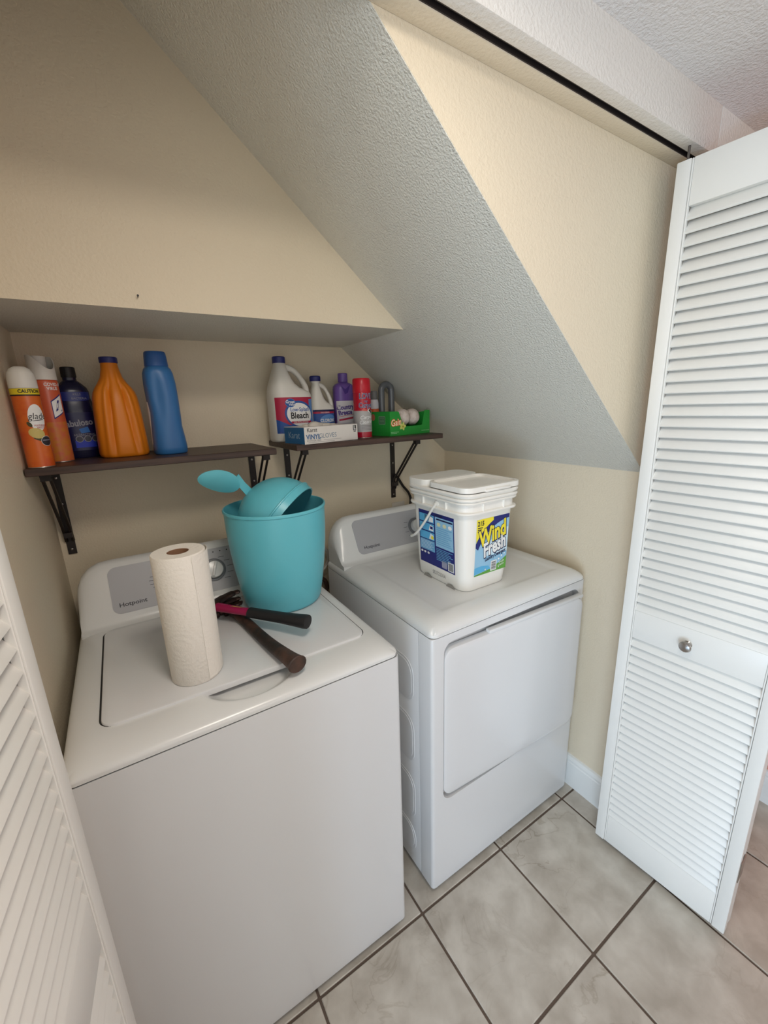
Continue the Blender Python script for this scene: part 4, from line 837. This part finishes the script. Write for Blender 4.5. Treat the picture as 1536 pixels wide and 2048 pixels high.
text('Karat', 0.030, (-gdp / 2, 0.028), plane((0, 0, 0), (0, -1, 0), (0, 0, 1)), flat('pale_blue_print', (150, 176, 196)), bo, lift=0.0006)
glv = mat('translucent_vinyl', srgb(206, 198, 188), 0.5); bm = bmesh.new()
rnd = random.Random(3)
for cx_, cy_, a, h_ in ((0.068, 0.040, 0.022, 0.017), (0.088, 0.044, 0.02, 0.013), (0.118, 0.05, 0.026, 0.010), (0.05, 0.055, 0.02, 0.010), (0.15, 0.052, 0.02, 0.007)):
    loft(bm, [[Vector((cx_ + a * k * math.cos(2 * math.pi * i / 18) * (1 + 0.25 * rnd.uniform(-1, 1)), cy_ + a * 0.7 * k * math.sin(2 * math.pi * i / 18) * (1 + 0.25 * rnd.uniform(-1, 1)), gh - 0.002 + h_ * z)) for i in range(18)] for k, z in ((1, 0), (0.95, 0.45), (0.7, 0.85), (0.3, 1.0))])
obj('glove_tuft', bm, glv, t, smooth=80)
# green box with dryer balls
ga_, gb_ = Vector((0.2475, -0.2465)), Vector((0.4655, -0.2085)); d_ = gb_ - ga_; bl_ = d_.length
t = thing('dryer_ball_box', 'open green cardboard box holding dryer balls at the end of the shelf', 'box', (ga_.x, ga_.y, SZR), math.atan2(d_.y, d_.x)); BH, BD = 0.0905, 0.112
gcard = mat('green_carton', srgb(34, 146, 52), 0.45); bm = bmesh.new()
def sheet(bm, poly, th):   # 2-D polygon given as 3-D points, thickened
    th = Vector(th); a = [bm.verts.new(Vector(p)) for p in poly]; b = [bm.verts.new(Vector(p) + th) for p in poly]; n = len(a); bm.faces.new(a); bm.faces.new(b[::-1])
    for i in range(n): bm.faces.new((a[i], b[i], b[(i + 1) % n], a[(i + 1) % n]))
sheet(bm, [(0, 0, 0.0004), (bl_, 0, 0.0004), (bl_, 0, BH), (bl_ - 0.03, 0, BH), (bl_ - 0.045, 0, 0.035), (bl_ - 0.055, 0, 0.033), (0.082, 0, 0.033), (0.068, 0, 0.042), (0.047, 0, 0.088), (0.040, 0, BH), (0, 0, BH)], (0, 0.0012, 0))
sheet(bm, [(0, BD, 0.0004), (bl_, BD, 0.0004), (bl_, BD, 0.075), (0, BD, BH)], (0, -0.0012, 0))
sheet(bm, [(0, 0.0012, 0.0004), (0, BD - 0.0012, 0.0004), (0, BD - 0.0012, BH), (0, 0.0012, BH)], (0.0012, 0, 0)); sheet(bm, [(bl_, 0.0012, 0.0004), (bl_, BD - 0.0012, 0.0004), (bl_, BD - 0.0012, 0.075), (bl_, 0.0012, BH)], (-0.0012, 0, 0))
sheet(bm, [(0.0012, 0.0012, 0.0004), (bl_ - 0.0012, 0.0012, 0.0004), (bl_ - 0.0012, BD - 0.0012, 0.0004), (0.0012, BD - 0.0012, 0.0004)], (0, 0, 0.001))
sheet(bm, [(0.0012, 0.0012, BH - 0.001), (0.040, 0.0012, BH - 0.001), (0.034, BD - 0.0012, BH - 0.001), (0.0012, BD - 0.0012, BH - 0.001)], (0, 0, 0.001))
bo = obj('carton', bm, gcard, t, smooth=0); sf = plane((0, 0, 0), (1, 0, 0), (0, 0, 1))
text('Gain', 0.034, (0.031, 0.049), sf, flat('gain_orange', (226, 84, 40)), bo, lift=0.0006, bold=0.07, sx=0.85, rot=6, shear=0.15); text('Gain', 0.034, (0.031, 0.049), sf, flat('gain_cream', (244, 232, 190)), bo, lift=0.0010, bold=0.012, sx=0.85, rot=6, shear=0.15)
for a in range(5): decal('flower_print', ell(0.066 + 0.010 * math.cos(R(72 * a)), 0.034 + 0.008 * math.sin(R(72 * a)), 0.008, 0.0055, 14, 72 * a), sf, flat('flower_yellow', (206, 206, 110)), bo, lift=0.0006 + a * 0.0001)
decal('flower_print', ell(0.067, 0.033, 0.005, 0.004, 12), sf, flat('flower_olive', (160, 150, 40)), bo, lift=0.0013)
for x0, x1, z in ((0.004, 0.045, 0.013), (0.004, 0.035, 0.009), (bl_ - 0.05, bl_ - 0.004, 0.011)): decal('print_line', rect(x0, x1, z, z + 0.002), sf, flat('pale_green_print', (150, 206, 150)), bo, lift=0.0005, maxe=1)
se = plane((0, 0, 0), (0, -1, 0), (0, 0, 1)); decal('side_print', rect(-0.062, -0.026, 0.044, 0.074), se, flat('pale_green_grey', (130, 156, 130)), bo, lift=0.0005, maxe=1); decal('side_print', rect(-0.0595, -0.0285, 0.0465, 0.0715), se, flat('deep_green', (28, 96, 44)), bo, lift=0.0007, maxe=1)
for i in range(5): decal('side_print', rect(-0.057, -0.031, 0.049 + i * 0.0045, 0.0508 + i * 0.0045), se, flat('pale_green_grey', (130, 156, 130)), bo, lift=0.001, maxe=1)
decal('flower_print', ell(-0.094, 0.070, 0.011, 0.013, 14), se, flat('flower_coral', (190, 110, 80)), bo, lift=0.0006)
ang = math.atan2(d_.y, d_.x); loc_ = lambda x, y, z: (ga_.x + x * math.cos(ang) - y * math.sin(ang), ga_.y + x * math.sin(ang) + y * math.cos(ang), SZR + z)
wool = mat('cream_wool', srgb(216, 200, 190), 0.95, bump=(160, 0.6, 0.004), var=(60, srgb(196, 176, 164), 0.4, 0.7))
for (x, y, z, lab_) in ((0.101, 0.038, 0.0475, 'cream wool dryer ball in the green box, beside the box front notch'), (0.164, 0.046, 0.0475, 'cream wool dryer ball in the green box, by the box end wall')):
    bm = bmesh.new(); bmesh.ops.create_uvsphere(bm, u_segments=32, v_segments=20, radius=0.032)
    for v in bm.verts: v.co *= 1 + 0.03 * math.sin(v.co.x * 190 + v.co.z * 120) * math.sin(v.co.y * 170)
    k = obj('dryer_ball', bm, wool, None, smooth=180); k.location = loc_(x, y, 0.0); tag(k, lab_, 'dryer ball', 'dryer balls in the green box')
    k.location.z = SZR + 0.066
# grey U-lock behind the green box, and the small capped bottle beside it
t = thing('bike_lock', 'dark grey U-shaped lock shackle standing behind the green box', 'lock', (0.337, -0.088, SZR)); lk = mat('dark_grey_vinyl', srgb(96, 97, 100), 0.16)
bm = bmesh.new(); hp = [(-0.024, 0, 0.004), (-0.024, 0, 0.06), (-0.024, 0, 0.12), (-0.024, 0, 0.158)] + [(-0.024 * math.cos(R(180 * i / 12)), 0, 0.172 + 0.024 * math.sin(R(180 * i / 12))) for i in range(13)] + [(0.024, 0, 0.158), (0.024, 0, 0.12), (0.024, 0, 0.06), (0.024, 0, 0.004)]
tube(bm, hp, 0.0132, 16, up=(0, 1, 0)); obj('shackle', bm, lk, t, smooth=60)
bm = bmesh.new(); box(bm, -0.042, 0.042, -0.014, 0.014, 0, 0.03, bev=0.005); obj('lock_body', bm, lk, t)
t = thing('small_spray_bottle', 'small white bottle with grey cap and orange label squeezed beside the lock', 'bottle', (0.2785, -0.085, SZR)); bm = bmesh.new(); lathe(bm, [(0.018, 0), (0.019, 0.003), (0.019, 0.125), (0.016, 0.136), (0.012, 0.14)], 28); bb = obj('bottle_body', bm, flat('label_lilac_white', (206, 202, 208)), t)
bm = bmesh.new(); lathe(bm, [(0.0145, 0.138), (0.0155, 0.14), (0.0150, 0.168), (0.0135, 0.171), (0.001, 0.171)], 24); obj('cap', bm, mat('grey_plastic_cap', srgb(108, 106, 106), 0.45), t)
sf = cyl(0.019); decal('label', rect(-0.03, 0.03, 0.06, 0.102), sf, flat('label_orange', (206, 92, 44)), bb, lift=0.0005, maxe=0.006)

# ------------------------------------------------------------------ cords and hoses behind the machines
blk = mat('black_cable', srgb(22, 20, 20), 0.5)
bm = bmesh.new(); tube(bm, spline([(0.418, -0.012, 1.225), (0.432, -0.018, 1.208), (0.458, -0.020, 1.168), (0.486, -0.021, 1.135), (0.497, -0.024, 1.103), (0.488, -0.03, 1.075), (0.474, -0.028, 1.062), (0.452, -0.024, 1.058)], 6), 0.0058, 10)
box(bm, 0.425, 0.455, -0.026, -0.0066, 1.046, 1.070, bev=0.004)
pc = obj('power_cord', bm, blk, dryer); pc.location = -dbase; pc['label'] = 'black power cord and plug at the wall'
bm = bmesh.new(); box(bm, 0.405, 0.475, -0.006, 0.0, 0.985, 1.093, bev=0.002); op = obj('wall_outlet', bm, mat('white_outlet', srgb(214, 208, 198), 0.4)); tag(op, 'white electrical outlet plate on the wall just above the dryer console', 'outlet')
hose = mat('white_hose', srgb(190, 184, 176), 0.4)
for k, (pts, lab_, m_) in enumerate((([(-0.02, -0.03, 1.0), (0.02, -0.045, 0.98), (0.045, -0.055, 0.94), (0.03, -0.06, 0.89), (-0.03, -0.07, 0.86), (-0.16, -0.09, 0.80)], 'pale water hose looping behind the gap between the machines, upper one', hose),
                                  ([(-0.05, -0.03, 0.80), (0.01, -0.035, 0.83), (0.035, -0.04, 0.80), (0.01, -0.045, 0.76), (-0.16, -0.05, 0.70)], 'brown tube for the shaded wall low behind the gap between the machines', mat('brown_wall_shade', srgb(84, 62, 50), 0.6)))):  # the brown tube stands for brownish wall in shadow
    bm = bmesh.new(); tube(bm, spline(pts, 6), 0.0065 if k == 0 else 0.009, 10); tag(obj('hose_and_shade', bm, m_), lab_, 'hose')
